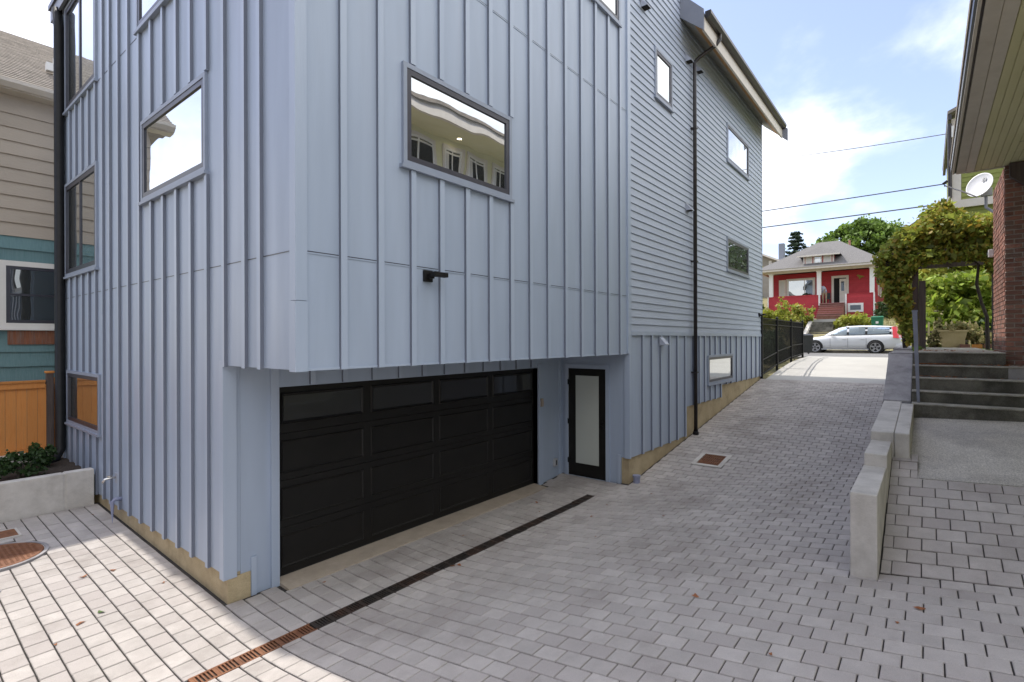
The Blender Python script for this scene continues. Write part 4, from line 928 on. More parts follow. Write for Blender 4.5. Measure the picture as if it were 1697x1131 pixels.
shrub('dry_grass_clump', 'straw coloured dry plant left of the planter tub', (16.8, -0.12, 2.42), [(16.8, -0.12, 2.62, .16, .14, .2)], 220, 0.045, 'drygrass', 31)
shrub('dry_grass_clump', 'straw coloured dry plants right of the planter tub', (16.8, -0.95, 2.42), [(16.8, -0.95, 2.68, .2, .2, .22), (17.1, -1.2, 2.6, .2, .2, .16)], 420, 0.045, 'drygrass', 32)
eb = thing('brick_edging', 'row of orange edging bricks at the end of the path', 'edging', (17.2, -1.1, 2.42))
for k in range(5): obj('brick', B(16.6, 16.7, -0.80 - k * 0.215, -0.60 - k * 0.215 - 0.01, 2.40, 2.50), 'orange' if k % 2 else 'brick', eb)
t = thing('timber_stake', 'short orange timber stake beside the street corner', 'stake', (21.5, 0.55, 2.3)); obj('stake', B(21.45, 21.55, 0.45, 0.62, 2.2, 3.0), 'orange', t); obj('cap', B(21.44, 21.56, 0.44, 0.63, 3.001, 3.03), 'orange', t)

# litter on the steps
def leaf_mesh(rng, k):
    mb = MB(); pts = []
    for j in range(7):
        a = 2 * math.pi * j / 7; r_ = k * (1.0 if j % 2 else 0.6) * rng.uniform(0.7, 1.1); pts.append((math.cos(a) * r_ * 1.4, math.sin(a) * r_ * 0.8, rng.uniform(0.001, 0.35) * k))
    mb.add(pts + [(0, 0, 0.002)], [(j, (j + 1) % 7, 7) for j in range(7)]); return mb
rng = random.Random(4); lit = MB()
for _ in range(520):
    i = rng.choice([3, 3, 3, 4, 3, 2]); x = NS[i][0] + 0.28 - abs(rng.gauss(0, 0.07)) if i < 4 else NS[i][0] + rng.uniform(0.1, 1.5)
    y = rng.choice([rng.uniform(-0.42, 0.16), rng.uniform(-0.35, 0.10), rng.uniform(-1.5, 0.16)]); z = NS[i][1] + rng.uniform(0.002, 0.02)
    q = leaf_mesh(rng, rng.uniform(0.012, 0.026)); mt = Matrix.Translation((x, y, z)) @ Matrix.Rotation(rng.uniform(0, 6.28), 4, 'Z') @ Matrix.Rotation(rng.gauss(0, .3), 4, 'X')
    lit.add([(mt @ Vector(p))[:] for p in q.v], q.f)
o = raw('leaf_litter', lit, 'deadleaf', None, 'stuff'); o['label'] = 'rust coloured leaf litter gathered on the upper steps'; o['category'] = 'leaf litter'
# single fallen leaves on the paving
lm_ = []
for k in range(4):
    q = leaf_mesh(rng, 0.036); m_ = bpy.data.meshes.new('fallen_leaf'); m_.from_pydata(q.v, [], q.f); m_.materials.append(M['deadleaf']); lm_.append(m_)
gm_ = lm_[0].copy(); gm_.materials.clear(); gm_.materials.append(M['greenleaf'])
LV = [(1.53, 7.35, 1), (1.78, 7.30, 1), (1.27, 6.25, 1), (1.45, 6.33, 2), (2.05, 6.55, 0), (4.36, 4.40, 1), (4.42, 4.36, 1), (5.15, 5.0, 0), (6.95, 5.05, 1), (6.75, 3.9, 1), (7.4, 4.0, 0), (5.9, 3.35, 0), (7.0, 2.9, 0), (3.9, 0.85, 0), (5.0, 0.05, 1), (4.7, 0.18, 0), (2.1, 9.6, 0), (4.62, 1.62, 1), (8.2, 3.6, 0), (6.6, 4.75, 0), (1.72, 4.0, 0), (1.05, 6.0, 0), (3.2, 5.25, 0), (3.1, 1.5, 0)]
for i, (x, y, kk) in enumerate(LV):
    o = bpy.data.objects.new('fallen_leaf', gm_ if kk == 2 else lm_[i % 4]); col.objects.link(o)
    zf = pz(x, y) if x > 5.53 and y < 0.34 else gz(x, y)
    o.location = (x, y, zf + 0.004); o.rotation_euler = (0, 0, i * 1.7); s_ = 1.15 if kk else 0.6; o.scale = (s_, s_, s_)
    if kk == 2: tag(o, 'single green leaf lying on the sunlit paving', 'leaf')
    else: tag(o, 'small curled brown leaf lying on the grey paving', 'leaf', 'fallen brown leaves on the paving')

# ================================================================== LEFT: PLANTER, FENCE, NEIGHBOUR
pl = thing('concrete_planter', 'low concrete planter wall beside the left house corner', 'planter', (1, 10.2, 0))
obj('front_wall', MB().box(1.90, 2.24, 10.14, 10.32, -0.2, 0.655), 'concrete', pl, bevel=0.01)
obj('front_wall', MB().box(-3.0, 1.875, 10.14, 10.32, -0.2, 0.65), 'concrete', pl, bevel=0.01)
obj('front_wall', MB().box(1.874, 1.901, 10.152, 10.30, -0.2, 0.645), 'concrete', pl)
obj('rear_wall', B(-3.0, 2.6, 12.35, 12.55, -0.2, 0.66), 'concrete', pl, bevel=0.01)
obj('soil', B(-3.0, 2.31, 10.322, 12.348, 0.2, 0.52), 'soil', pl)
for i, (x, y, r_, lb) in enumerate(((1.55, 11.05, 0.26, 'small dark evergreen shrub in planter nearest the house'), (1.02, 11.0, 0.22, 'small evergreen shrub in planter at the picture edge'), (1.9, 11.7, 0.15, 'tiny dark plant in planter by the downspout'))):
    shrub('planter_shrub', lb, (x, y, 0.52), [(x, y, 0.72, r_, r_, 0.17), (x - 0.1, y + 0.08, 0.80, r_ * .6, r_ * .6, .12)], 700, 0.03, 'leaf_dark', 40 + i)
fn = thing('cedar_fence', 'orange cedar board fence behind the planter', 'fence', (0, 12.6, 0.6))
x = -3.0; rng = random.Random(2)
while x < 2.05:
    w_ = 0.138; obj('board', B(x, x + w_, 12.60 + rng.uniform(0, 0.006), 12.62, 0.62, 1.86), 'cedar', fn); x += w_ + 0.004
obj('rail', B(-3.0, 2.07, 12.57, 12.597, 1.80, 1.90), 'cedar', fn); obj('cap', B(-3.0, 2.07, 12.55, 12.66, 1.902, 1.94), 'cedar', fn); obj('rail', B(-3.0, 2.07, 12.57, 12.597, 0.62, 0.72), 'cedar', fn)
obj('post', B(2.085, 2.185, 12.56, 12.66, 0.55, 2.06), 'greywood', fn); obj('post_cap', B(2.07, 2.20, 12.545, 12.675, 2.061, 2.10), 'cedar', fn, bevel=0.008)
for k in range(4): obj('board', B(2.20 + k * 0.142, 2.338 + k * 0.142, 12.62, 12.64, 0.62, 1.94), 'cedar', fn)
obj('rail', B(2.187, 2.8, 12.59, 12.617, 1.86, 1.98), 'cedar', fn)

nh = thing('neighbour_house', 'old beige and teal house behind the cedar fence', 'house', (1, 15, 0))
NY = 13.8; NF = ('F', NY)
nw = obj('wall', B(0.5, 9, NY, NY + 0.2, 4.74, 7.45), 'beige', nh); nw2 = obj('lower_wall', B(0.5, 9, NY - 0.012, NY + 0.2, -0.4, 4.739), 'teal', nh)
z = 7.30
while z > 4.80:
    obj('clapboard', MB().prism([(0.5, NY - 0.0005, z - 0.262), (0.5, NY - 0.034, z - 0.262), (0.5, NY - 0.008, z + 0.01), (0.5, NY - 0.0005, z + 0.01)], (8.5, 0, 0)), 'beige', nw); z -= 0.262
NWIN = (1.60, 2.95, 2.90, 4.20)
z = 4.72; r_ = 0
while z > 0.1:
    zz0 = z - 0.285
    iv = [(0.5, 9)]
    if z > NWIN[2] and zz0 < NWIN[3]: iv = sub(iv, NWIN[0] + 0.02, NWIN[1] - 0.02)
    for s, e in iv:
        obj('shingle_course', MB().prism([(s, NY - 0.0005, zz0), (s, NY - 0.036, zz0), (s, NY - 0.008, z + 0.005), (s, NY - 0.0005, z + 0.005)], (e - s, 0, 0)), 'teal', nw2)
    z -= 0.285; r_ += 1
obj('bare_patch', B(1.72, 2.9, NY - 0.046, NY - 0.0365, 2.585, 2.855), 'barewood', nw2)
window(nh, NF, *NWIN, g='glass_dark', trans=(3.55,), fw=0.06, trim=0.10, fm='frame', tm='white', sillm='white', d=0.03)
obj('eave_board', B(0.1, 9, 13.50, NY - 0.001, 7.40, 7.45), 'gutter', nh)
obj('gutter', MB().prism([(0.1, 13.44, 7.42), (0.1, 13.36, 7.50), (0.1, 13.36, 7.56), (0.1, 13.50, 7.56), (0.1, 13.50, 7.42)], (8.5, 0, 0)), 'gutter', nh)
nr = obj('roof', MB().prism([(0.1, 13.40, 7.52), (0.1, 17.6, 10.21), (0.1, 22, 7.5)], (8.5, 0, 0)), 'roof_tan', nh)
rise = (10.21 - 7.52) / 4.2
n_c = 34
for k in range(n_c):
    y0 = 13.38 + k * 4.2 / n_c; y1 = y0 + 4.2 / n_c + 0.03; zz0 = 7.52 + (y0 - 13.40) * rise; zz1 = 7.52 + (y1 - 13.40) * rise
    obj('shingle_course', MB().prism([(0.1, y0, zz0 + 0.034), (0.1, y1, zz1 + 0.010), (0.1, y1, zz1 + 0.001), (0.1, y0, zz0 + 0.001)], (8.5, 0, 0)), 'roof_tan', nr)
obj('roof_vent', MB().tube([(2.62, 14.7, 8.3), (2.62, 14.7, 8.75)], 0.06, 10).box(2.45, 2.58, 14.66, 14.8, 8.45, 8.62), 'white', nh)

lh = thing('unseen_shade_house', 'added beige gabled house outside the left edge, shading the side wall', 'house', (-9, 5, 0))
obj('wall', B(-14, -5.0, -6, 11.5, -0.5, 6.6), 'beige', lh)  # unseen house, added to dim the light on the left wall
obj('roof', MB().prism([(-4.4, -6.5, 6.4), (-14.6, -6.5, 6.4), (-9.5, -6.5, 9.8)], (0, 18.5, 0)), 'roof_tan', lh)  # roof of the added unseen house

# ================================================================== STREET SIDE: IRON FENCE, CAR, BINS
fe = thing('iron_fence', 'black iron fence of thin pickets along the apron', 'fence', (21, 4.15, 1.6))
FXS = [17.98, 20.13, 22.57, 24.94]; FT = 3.33
def fgz(x): return apz(min(max(x, 17.87), 25.5), 0)
for x in FXS: obj('post', MB().box(x - 0.035, x + 0.035, 4.115, 4.185, fgz(x) - 0.1, FT + 0.06), 'black', fe); 
for x in FXS: obj('post_cap', MB().add([(x - .045, 4.105, FT + .061), (x + .045, 4.105, FT + .061), (x + .045, 4.195, FT + .061), (x - .045, 4.195, FT + .061), (x, 4.15, FT + .10)], [(0, 1, 4), (1, 2, 4), (2, 3, 4), (3, 0, 4), (3, 2, 1, 0)]), 'black', fe)
for a, b in zip(FXS, FXS[1:]):
    za, zb = fgz(a) + 0.12, fgz(b) + 0.12
    for z0, z1, h in ((FT - 0.03, FT - 0.03, 0.03), (FT - 0.22, FT - 0.22, 0.03), (za + 0.45, zb + 0.42, 0.03), (za, zb, 0.03)):
        obj('rail', MB().hexa([(a + 0.036, 4.135, z0), (b - 0.036, 4.135, z1), (b - 0.036, 4.165, z1), (a + 0.036, 4.165, z0), (a + 0.036, 4.135, z0 + h), (b - 0.036, 4.135, z1 + h), (b - 0.036, 4.165, z1 + h), (a + 0.036, 4.165, z0 + h)]), 'black', fe)
    n_ = int((b - a) / 0.095)
    for k in range(1, n_):
        x = a + (b - a) * k / n_; t_ = k / n_; zb_ = za + (zb - za) * t_ - 0.05
        obj('picket', B(x - 0.009, x + 0.009, 4.167, 4.181, zb_, FT + 0.01), 'black', fe)
for i, (x, h) in enumerate(((18.9, 1.2), (20.6, 1.4), (22.6, 1.35), (24.2, 1.1))):
    shrub('hedge_shrub', ['dark hedge shrub behind the iron fence nearest the house', 'dark hedge shrub behind the second fence bay', 'dark hedge shrub behind the third fence bay', 'dark hedge shrub behind the far end of the iron fence'][i], (x, 5.2, 1.6), [(x, 5.1, 2.1, .95, .55, .5), (x + .2, 5.2, 2.55, .9, .5, .45)], 1500, 0.06, 'leaf_dark', 50 + i, cat='hedge')

# wagon: body lofted along its length, y runs from nose to tail
car = thing('station_wagon', 'white station wagon parked across the end of the drive', 'car', (33.9, 3.5, 1.86))
CX0, CZ = 33.93, 1.86              # centre line, road level
CYF = 5.82                          # nose
def cs(s, hw, zl, zm, zt, tw):      # one ring at distance s behind the nose
    y = CYF - s; pts = []
    prof = [(0, zl), (hw * 0.80, zl), (hw * 0.97, zl + 0.10), (hw, zl + 0.30), (hw, zm - 0.12), (hw * 0.965, zm), (tw, zt - 0.025), (tw * 0.82, zt), (0, zt + 0.012)]
    for x, z in prof: pts.append((CX0 - x, y, CZ + z))
    for x, z in prof[-2:0:-1]: pts.append((CX0 + x, y, CZ + z))
    return pts
body_st = [(0.00, .60, .33, .52, .60, .50), (0.06, .74, .25, .58, .68, .66), (0.22, .84, .21, .64, .745, .74), (0.55, .90, .20, .70, .80, .80), (0.92, .92, .20, .76, .865, .82), (1.30, .925, .20, .82, .925, .80), (1.60, .93, .20, .86, .955, .80), (2.2, .93, .20, .885, .965, .84), (3.0, .93, .20, .90, .98, .85), (3.75, .93, .20, .92, 1.0, .85), (4.25, .92, .23, .93, 1.01, .84), (4.55, .895, .27, .93, 1.0, .82), (4.72, .85, .32, .90, .97, .76), (4.80, .76, .40, .78, .82, .66)]
obj('body', MB().loft([cs(*q) for q in body_st]), 'carpaint', car, smooth=True)
gh = []
for s, wb, zb, wt, zt in ((1.22, .74, .86, .73, .90), (1.62, .83, .90, .70, 1.16), (2.02, .855, .93, .665, 1.37), (2.45, .86, .94, .655, 1.465), (3.0, .86, .95, .655, 1.495), (3.6, .86, .96, .65, 1.485), (4.1, .85, .97, .64, 1.455), (4.42, .84, .97, .62, 1.42), (4.62, .80, .95, .60, 1.30), (4.74, .76, .90, .62, .98)):
    y = CYF - s; pr = [(wb, zb), (wb * 0.5 + wt * 0.5 + 0.012, (zb + zt) / 2), (wt, zt - 0.06), (wt * 0.88, zt - 0.012), (0, zt)]
    gh.append([(CX0 - x, y, CZ + z) for x, z in pr] + [(CX0 + x, y, CZ + z) for x, z in pr[-2::-1]])
obj('greenhouse', MB().loft(gh), 'carpaint', car, smooth=True)
def gx(s, z):      # outer x of the cabin side at s, z above road
    T = ((1.22, .74, .86, .73, .90), (1.62, .83, .90, .70, 1.16), (2.02, .855, .93, .665, 1.37), (2.45, .86, .94, .655, 1.465), (3.0, .86, .95, .655, 1.495), (3.6, .86, .96, .65, 1.485), (4.1, .85, .97, .64, 1.455), (4.42, .84, .97, .62, 1.42), (4.62, .80, .95, .60, 1.30))
    for p, q in zip(T, T[1:]):
        if p[0] <= s <= q[0]:
            t_ = (s - p[0]) / (q[0] - p[0]); wb, zb, wt, zt = [p[i] + (q[i] - p[i]) * t_ for i in (1, 2, 3, 4)]
            k = min(1, max(0, (z - zb) / (zt - 0.06 - zb))); return wb + (wt - wb) * k + 0.03 * k * (1 - k) * 2
    return 0.8
def side_glass(pts, name='side_window', m='carglass', off=0.012):
    n_ = 5
    for sg in (-1, 1):
        mb = MB(); (s0, a0, b0), (s1, a1, b1) = pts
        grid_ = [[(CX0 + sg * (gx(s0 + (s1 - s0) * i / n_, z) + off), CYF - (s0 + (s1 - s0) * i / n_), CZ + z) for z in [(a0 + (a1 - a0) * i / n_) * (1 - j / 4) + (b0 + (b1 - b0) * i / n_) * j / 4 for j in range(5)]] for i in range(n_ + 1)]
        for i in range(n_):
            for j in range(4): mb.poly([grid_[i][j], grid_[i + 1][j], grid_[i + 1][j + 1], grid_[i][j + 1]])
        obj(name, mb, m, car)
side_glass(((1.72, .985, 1.06), (2.42, .99, 1.385))); side_glass(((2.52, .99, 1.39), (3.24, 1.00, 1.41))); side_glass(((3.34, 1.01, 1.405), (4.28, 1.05, 1.345)))
side_glass(((2.36, .965, 1.40), (4.36, 1.00, 1.375)), 'window_surround', 'black', 0.006)
obj('windscreen', MB().poly([(CX0 - .69, CYF - 1.27, CZ + .905), (CX0 + .69, CYF - 1.27, CZ + .905), (CX0 + .61, CYF - 2.0, CZ + 1.375), (CX0 - .61, CYF - 2.0, CZ + 1.375)]), 'carglass', car)
for s in (1.66, 2.47, 3.29): obj('door_gap', B(CX0 - .934, CX0 - .929, CYF - s - .006, CYF - s + .006, CZ + .32, CZ + .80), 'black', car)
for s in (2.30, 3.12): obj('door_handle', B(CX0 - .955, CX0 - .926, CYF - s - .09, CYF - s + .09, CZ + .745, CZ + .775), 'carpaint', car)
obj('sill_strip', B(CX0 - .94, CX0 - .90, CYF - 3.4, CYF - 1.25, CZ + .19, CZ + .25), 'plastic', car)
obj('side_strip', B(CX0 - .936, CX0 - .928, CYF - 3.3, CYF - 1.3, CZ + .36, CZ + .39), 'plastic', car)
obj('mirror', B(CX0 - 1.05, CX0 - .86, CYF - 1.82, CYF - 1.68, CZ + .95, CZ + 1.06), 'carpaint', car, bevel=0.025)
for sg in (-1, 1):
    obj('tail_light', MB().hexa([(CX0 + sg * .72, CYF - 4.83, CZ + .82), (CX0 + sg * .915, CYF - 4.66, CZ + .80), (CX0 + sg * .925, CYF - 4.44, CZ + .82), (CX0 + sg * .7, CYF - 4.4, CZ + .84), (CX0 + sg * .62, CYF - 4.60, CZ + 1.40), (CX0 + sg * .675, CYF - 4.54, CZ + 1.40), (CX0 + sg * .675, CYF - 4.42, CZ + 1.40), (CX0 + sg * .60, CYF - 4.36, CZ + 1.40)]), 'redlens', car)
    obj('headlight', B(CX0 + sg * .50 - .16, CX0 + sg * .50 + .16, CYF - .2, CYF - .03, CZ + .56, CZ + .68), 'carglass', car, bevel=0.03)
obj('rear_bumper', B(CX0 - .88, CX0 + .88, CYF - 4.86, CYF - 4.5, CZ + .33, CZ + .52), 'carpaint', car, bevel=0.05)
obj('exhaust', MB().tube([(CX0 - .55, CYF - 4.5, CZ + .27), (CX0 - .55, CYF - 4.86, CZ + .27)], 0.035, 8), 'black', car)
for s in (0.94, 3.69):
    for sg in (-1, 1):
        y = CYF - s; xo = CX0 + sg * .925
        obj('wheel_arch', MB().lathe([(0.005, 0), (0.375, 0), (0.375, sg * -0.2), (0.005, sg * -0.2)], (xo + sg * 0.006, y, CZ + .345), 28, 'X'), 'tyre', car)
        wh = obj('wheel', MB().lathe([(0.235, sg * 0.0), (0.245, sg * 0.022), (0.315, sg * 0.022), (0.325, 0), (0.325, sg * -0.18), (0.2, sg * -0.18)], (xo + sg * 0.012, y, CZ + .326), 28, 'X'), 'tyre', car, smooth=True)
        obj('rim_well', MB().lathe([(0.235, sg * -0.02), (0.005, sg * -0.02), (0.005, sg * -0.05), (0.235, sg * -0.05)], (xo + sg * 0.012, y, CZ + .326), 24, 'X'), 'black', wh)
        rim = MB().lathe([(0.21, sg * 0.008), (0.24, sg * 0.014), (0.24, sg * -0.02), (0.21, sg * -0.02)], (xo + sg * 0.012, y, CZ + .326), 28, 'X')
        rim.lathe([(0.05, sg * 0.012), (0.055, sg * -0.01), (0.005, sg * -0.01), (0.005, sg * 0.014)], (xo + sg * 0.012, y, CZ + .326), 12, 'X')
        for k in range(5):
            a = 2 * math.pi * k / 5 + 0.3; c_, s_ = math.cos(a), math.sin(a); q = lambda r_, t_, h: (xo + sg * (0.012 + h), y + r_ * c_ - t_ * s_, CZ + .326 + r_ * s_ + t_ * c_)
            rim.hexa([q(.04, -.035, -.015), q(.215, -.045, -.015), q(.215, .045, -.015), q(.04, .035, -.015), q(.04, -.035, .008), q(.215, -.045, .010), q(.215, .045, .010), q(.04, .035, .008)])
        obj('rim', rim, 'alloy', wh)

def bin_(name, label, c, w_, d_, h, m, ang=0.0, cat='bin', group=None):
    t = thing(name, label, cat, c, group); ca, sa = math.cos(ang), math.sin(ang)
    def T(x, y, z): return (c[0] + x * ca - y * sa, c[1] + x * sa + y * ca, c[2] + z)
    k = 0.80
    obj('tub', MB().hexa([T(-d_ * k / 2, -w_ * k / 2, .06), T(d_ * k / 2, -w_ * k / 2, .06), T(d_ * k / 2, w_ * k / 2, .06), T(-d_ * k / 2, w_ * k / 2, .06), T(-d_ / 2, -w_ / 2, h), T(d_ / 2, -w_ / 2, h), T(d_ / 2, w_ / 2, h), T(-d_ / 2, w_ / 2, h)]), m, t, bevel=0.02)
    obj('lid', MB().hexa([T(-d_ * .55, -w_ * .54, h + .002), T(d_ * .52, -w_ * .54, h + .002), T(d_ * .52, w_ * .54, h + .002), T(-d_ * .55, w_ * .54, h + .002), T(-d_ * .45, -w_ * .45, h + .05), T(d_ * .45, -w_ * .45, h + .10), T(d_ * .45, w_ * .45, h + .10), T(-d_ * .45, w_ * .45, h + .05)]), m, t, bevel=0.01)
    for sg in (-1, 1): obj('wheel', MB().tube([T(d_ * .38, sg * w_ * .42, .11), T(d_ * .38, sg * w_ * .36, .11)], 0.11, 14), 'tyre', t)
    obj('handle', MB().tube([T(d_ * .60, -w_ * .35, h), T(d_ * .60, w_ * .35, h)], 0.018, 6), m, t)
    return t
bg_ = bin_('wheelie_bin', 'green wheelie bin on the lawn below the red house', (38.9, 2.40, landz(38.9, 2.4)), 0.62, 0.72, 1.0, 'bingreen')
obj('sticker', B(38.9 - 0.368, 38.9 - 0.352, 2.40 - 0.07, 2.40 + 0.07, landz(38.9, 2.4) + .62, landz(38.9, 2.4) + .76), 'white', bg_)
bin_('wheelie_bin', 'black wheelie bin at the end of the iron fence', (30.6, 4.95, 1.86), 0.55, 0.6, 0.95, 'binblack', 0.5)

# ================================================================== RED BUNGALOW ACROSS THE STREET
rh = thing('red_house', 'red bungalow with white columns and grey hip roof', 'house', (48, 6.5, 4.2))
HX = 47.7; HF = ('L', HX)
rw = obj('wall', B(HX, 57, 3.0, 10.2, 3.6, 7.95), 'red', rh)
z = 5.36
while z < 7.9:
    iv = [(3.0, 10.2)]
    for s, e in iv: obj('clapboard', MB().prism([(HX - .0005, s, z), (HX - .03, s, z), (HX - .008, s, z + .16), (HX - .0005, s, z + .16)], (0, e - s, 0)), 'red', rw)
    z += 0.16
obj('porch_floor', B(46.15, HX, 3.02, 10.12, 5.15, 5.36), 'cream', rh)
def halfwall(y0, y1, zb):
    w_ = obj('porch_wall', B(46.02, 46.14, y0, y1, zb, 5.96), 'red', rh); z = zb
    while z < 5.94: obj('clapboard', MB().prism([(46.0195, y0, z), (45.99, y0, z), (46.008, y0, z + .15), (46.0195, y0, z + .15)], (0, y1 - y0, 0)), 'red', w_); z += 0.15
    obj('cap', B(45.96, 46.2, y0, y1, 5.961, 6.01), 'red', w_)
halfwall(6.56, 10.08, 4.1); halfwall(3.08, 4.72, 3.9)
for y0, y1, zb in ((6.46, 6.56, 5.2), (4.72, 4.82, 4.2), (10.08, 10.16, 4.3), (2.99, 3.08, 3.9)): obj('corner_post', B(45.97, 46.16, y0, y1, zb, 6.012), 'white', rh)
for y in (9.91, 6.53, 3.16): 
    cl = obj('column', B(45.98, 46.26, y - 0.14, y + 0.14, 6.013, 7.86), 'white', rh); obj('capital', B(45.94, 46.30, y - 0.18, y + 0.18, 7.80, 7.88), 'white', cl)
obj('beam', B(45.98, 46.24, 3.0, 10.2, 7.861, 8.02), 'cream', rh)
obj('ceiling', B(45.3, HX, 2.35, 10.75, 8.021, 8.06), 'cream', rh)
obj('eave', MB().box(45.20, 45.30, 2.30, 10.80, 7.98, 8.17).box(45.3, 57.4, 2.30, 2.38, 7.98, 8.17).box(45.3, 57.4, 10.72, 10.80, 7.98, 8.17), 'cream', rh)
E0, E1, EY0, EY1, RZ = 45.12, 57.5, 2.22, 10.88, 10.75
rr = MB().add([(E0, EY0, 8.14), (E1, EY0, 8.14), (E1, EY1, 8.14), (E0, EY1, 8.14), (50.4, 5.7, RZ), (52.4, 5.7, RZ), (52.4, 7.2, RZ), (50.4, 7.2, RZ)], [(0, 3, 7, 4), (0, 4, 5, 1), (1, 5, 6, 2), (2, 6, 7, 3), (4, 7, 6, 5), (0, 1, 2, 3)])
rro = obj('roof', rr, 'roof_grey', rh)
dm = obj('dormer', B(45.80, 48.4, 5.55, 7.50, 8.30, 9.05), 'red', rh)
obj('dormer_roof', MB().add([(45.35, 5.10, 9.06), (49.6, 5.10, 9.06), (49.6, 7.92, 9.06), (45.35, 7.92, 9.06), (46.7, 6.5, 9.86), (49.6, 6.5, 9.86)], [(0, 3, 4), (0, 4, 5, 1), (2, 5, 4, 3), (0, 1, 2, 3), (1, 5, 2)]), 'roof_grey', dm)
obj('dormer_eave', B(45.32, 45.40, 5.08, 7.94, 8.95, 9.058), 'cream', dm)
DF = ('L', 45.80)
window(rh, DF, 6.28, 6.86, 8.42, 9.02, g='glass_far', fw=0.03, trim=0.07, fm='white', tm='cream', sill=0)
for a0, a1 in ((5.66, 6.20), (6.93, 7.40)): window(rh, DF, a0, a1, 8.46, 9.00, g='curtain', fw=0.03, trim=0.06, fm='cream', tm='cream', sill=0)
for y in (5.55, 7.50): obj('corner_board', B(45.77, 45.799, y - 0.05, y + 0.05, 8.25, 9.05), 'cream', dm)
obj('vent_pipe', MB().tube([(50.8, 5.0, 10.2), (50.8, 5.0, 10.75)], 0.08, 8), 'brick', rro)
window(rh, HF, 7.02, 9.10, 5.95, 7.55, g='glass_far', mull=(7.78,), fw=0.06, trim=0.12, fm='white', tm='cream', sillm='cream', d=0.03)
window(rh, HF, 9.14, 9.66, 5.95, 7.50, g='curtain', trans=(6.8,), fw=0.05, trim=0.08, fm='cream', tm='cream', sillm='cream', d=0.03)
# open front door
mb = MB(); fb(HF, 4.76, 4.92, .031, .07, 5.36, 7.56, mb); fb(HF, 5.74, 5.90, .031, .07, 5.36, 7.56, mb); fb(HF, 4.92, 5.74, .031, .07, 7.38, 7.56, mb)
obj('door_frame', mb, 'cream', rh)
obj('doorway', fb(HF, 4.92, 5.74, .031, .034, 5.37, 7.38), 'pit', rh)
dr_ = obj('front_door', B(HX - 0.10, HX - 0.036, 4.93, 5.36, 5.38, 7.30), 'cream', rh); obj('door_pane', B(HX - 0.106, HX - 0.1005, 5.05, 5.25, 6.35, 7.10), 'glass_dark', dr_)
obj('wall_ornament', MB().prism([(HX - .06, 3.72, 7.38), (HX - .06, 4.16, 7.55), (HX - .06, 4.25, 7.50), (HX - .06, 4.12, 7.36), (HX - .06, 4.06, 7.18), (HX - .06, 3.95, 7.30)], (0.025, 0, 0)), 'leaf_lime', rh)
window(rh, ('L', 45.985), 3.68, 4.66, 4.62, 5.28, g='glass_dark', fw=0.04, trim=0.11, fm='white', tm='white', sill=0)
for k in range(2): window(rh, ('F', 3.0), 49.0 + k * 2.4, 50.2 + k * 2.4, 6.0, 7.5, g='glass_far', fm='white', tm='white')
for i in range(7):
    zt = 5.34 - i * 0.165; x1 = 45.95 - i * 0.27
    obj('porch_step', B(x1 - 0.30, x1, 4.83, 6.45, zt - 0.05, zt), 'redstep', rh); obj('step_riser', B(x1 - 0.22, x1 - 0.002, 4.85, 6.43, 3.4, zt - 0.051), 'brick', rh)
obj('porch_chair', MB().box(46.9, 47.3, 5.95, 6.3, 5.36, 5.75).box(47.22, 47.3, 5.95, 6.3, 5.75, 6.2), 'binblack', rh) if False else None
pc = thing('porch_chair', 'dark folded chair standing beside the open front door', 'chair', (47.1, 6.05, 5.36))
obj('seat', B(46.9, 47.3, 5.93, 6.27, 5.74, 5.79), 'binblack', pc); obj('backrest', B(47.26, 47.30, 5.93, 6.27, 5.80, 6.22), 'binblack', pc)
for dx in (46.92, 47.25):
    for dy in (5.95, 6.22): obj('leg', B(dx, dx + .03, dy, dy + .03, 5.361, 5.739), 'binblack', pc)
pl2 = thing('porch_plant', 'dark potted plant in front of the picture window', 'plant', (46.9, 7.5, 5.36)); rng = random.Random(77); mb = MB(); leaves(mb, (46.9, 7.45, 6.1), (.2, .35, .2), 160, .08, rng); raw('foliage', mb, 'leaf_dark', pl2); obj('pot', MB().lathe([(0.12, 0), (0.18, .45), (0.001, .45)], (46.9, 7.45, 5.36), 14), 'brick', pl2)
# landing and lower steps to the street
struct(obj('front_path', MB().box(41.0, 44.2, 4.7, 6.5, 2.5, 3.97), 'apron'))
ls = thing('street_steps', 'dark stone steps climbing from the street to the red house', 'steps', (38, 5.5, 2.2))
for i in range(9):
    z1 = 2.30 + i * 0.185; x0 = 37.2 + i * 0.42
    obj('step', B(x0, x0 + 0.46, 4.85, 6.15, 1.6, z1), 'step', ls)
obj('cheek', MB().hexa([(37.0, 6.16, 1.6), (41.2, 6.16, 1.6), (41.2, 6.36, 1.6), (37.0, 6.36, 1.6), (37.0, 6.16, 2.5), (41.2, 6.16, 4.15), (41.2, 6.36, 4.15), (37.0, 6.36, 2.5)]), 'concrete', ls)

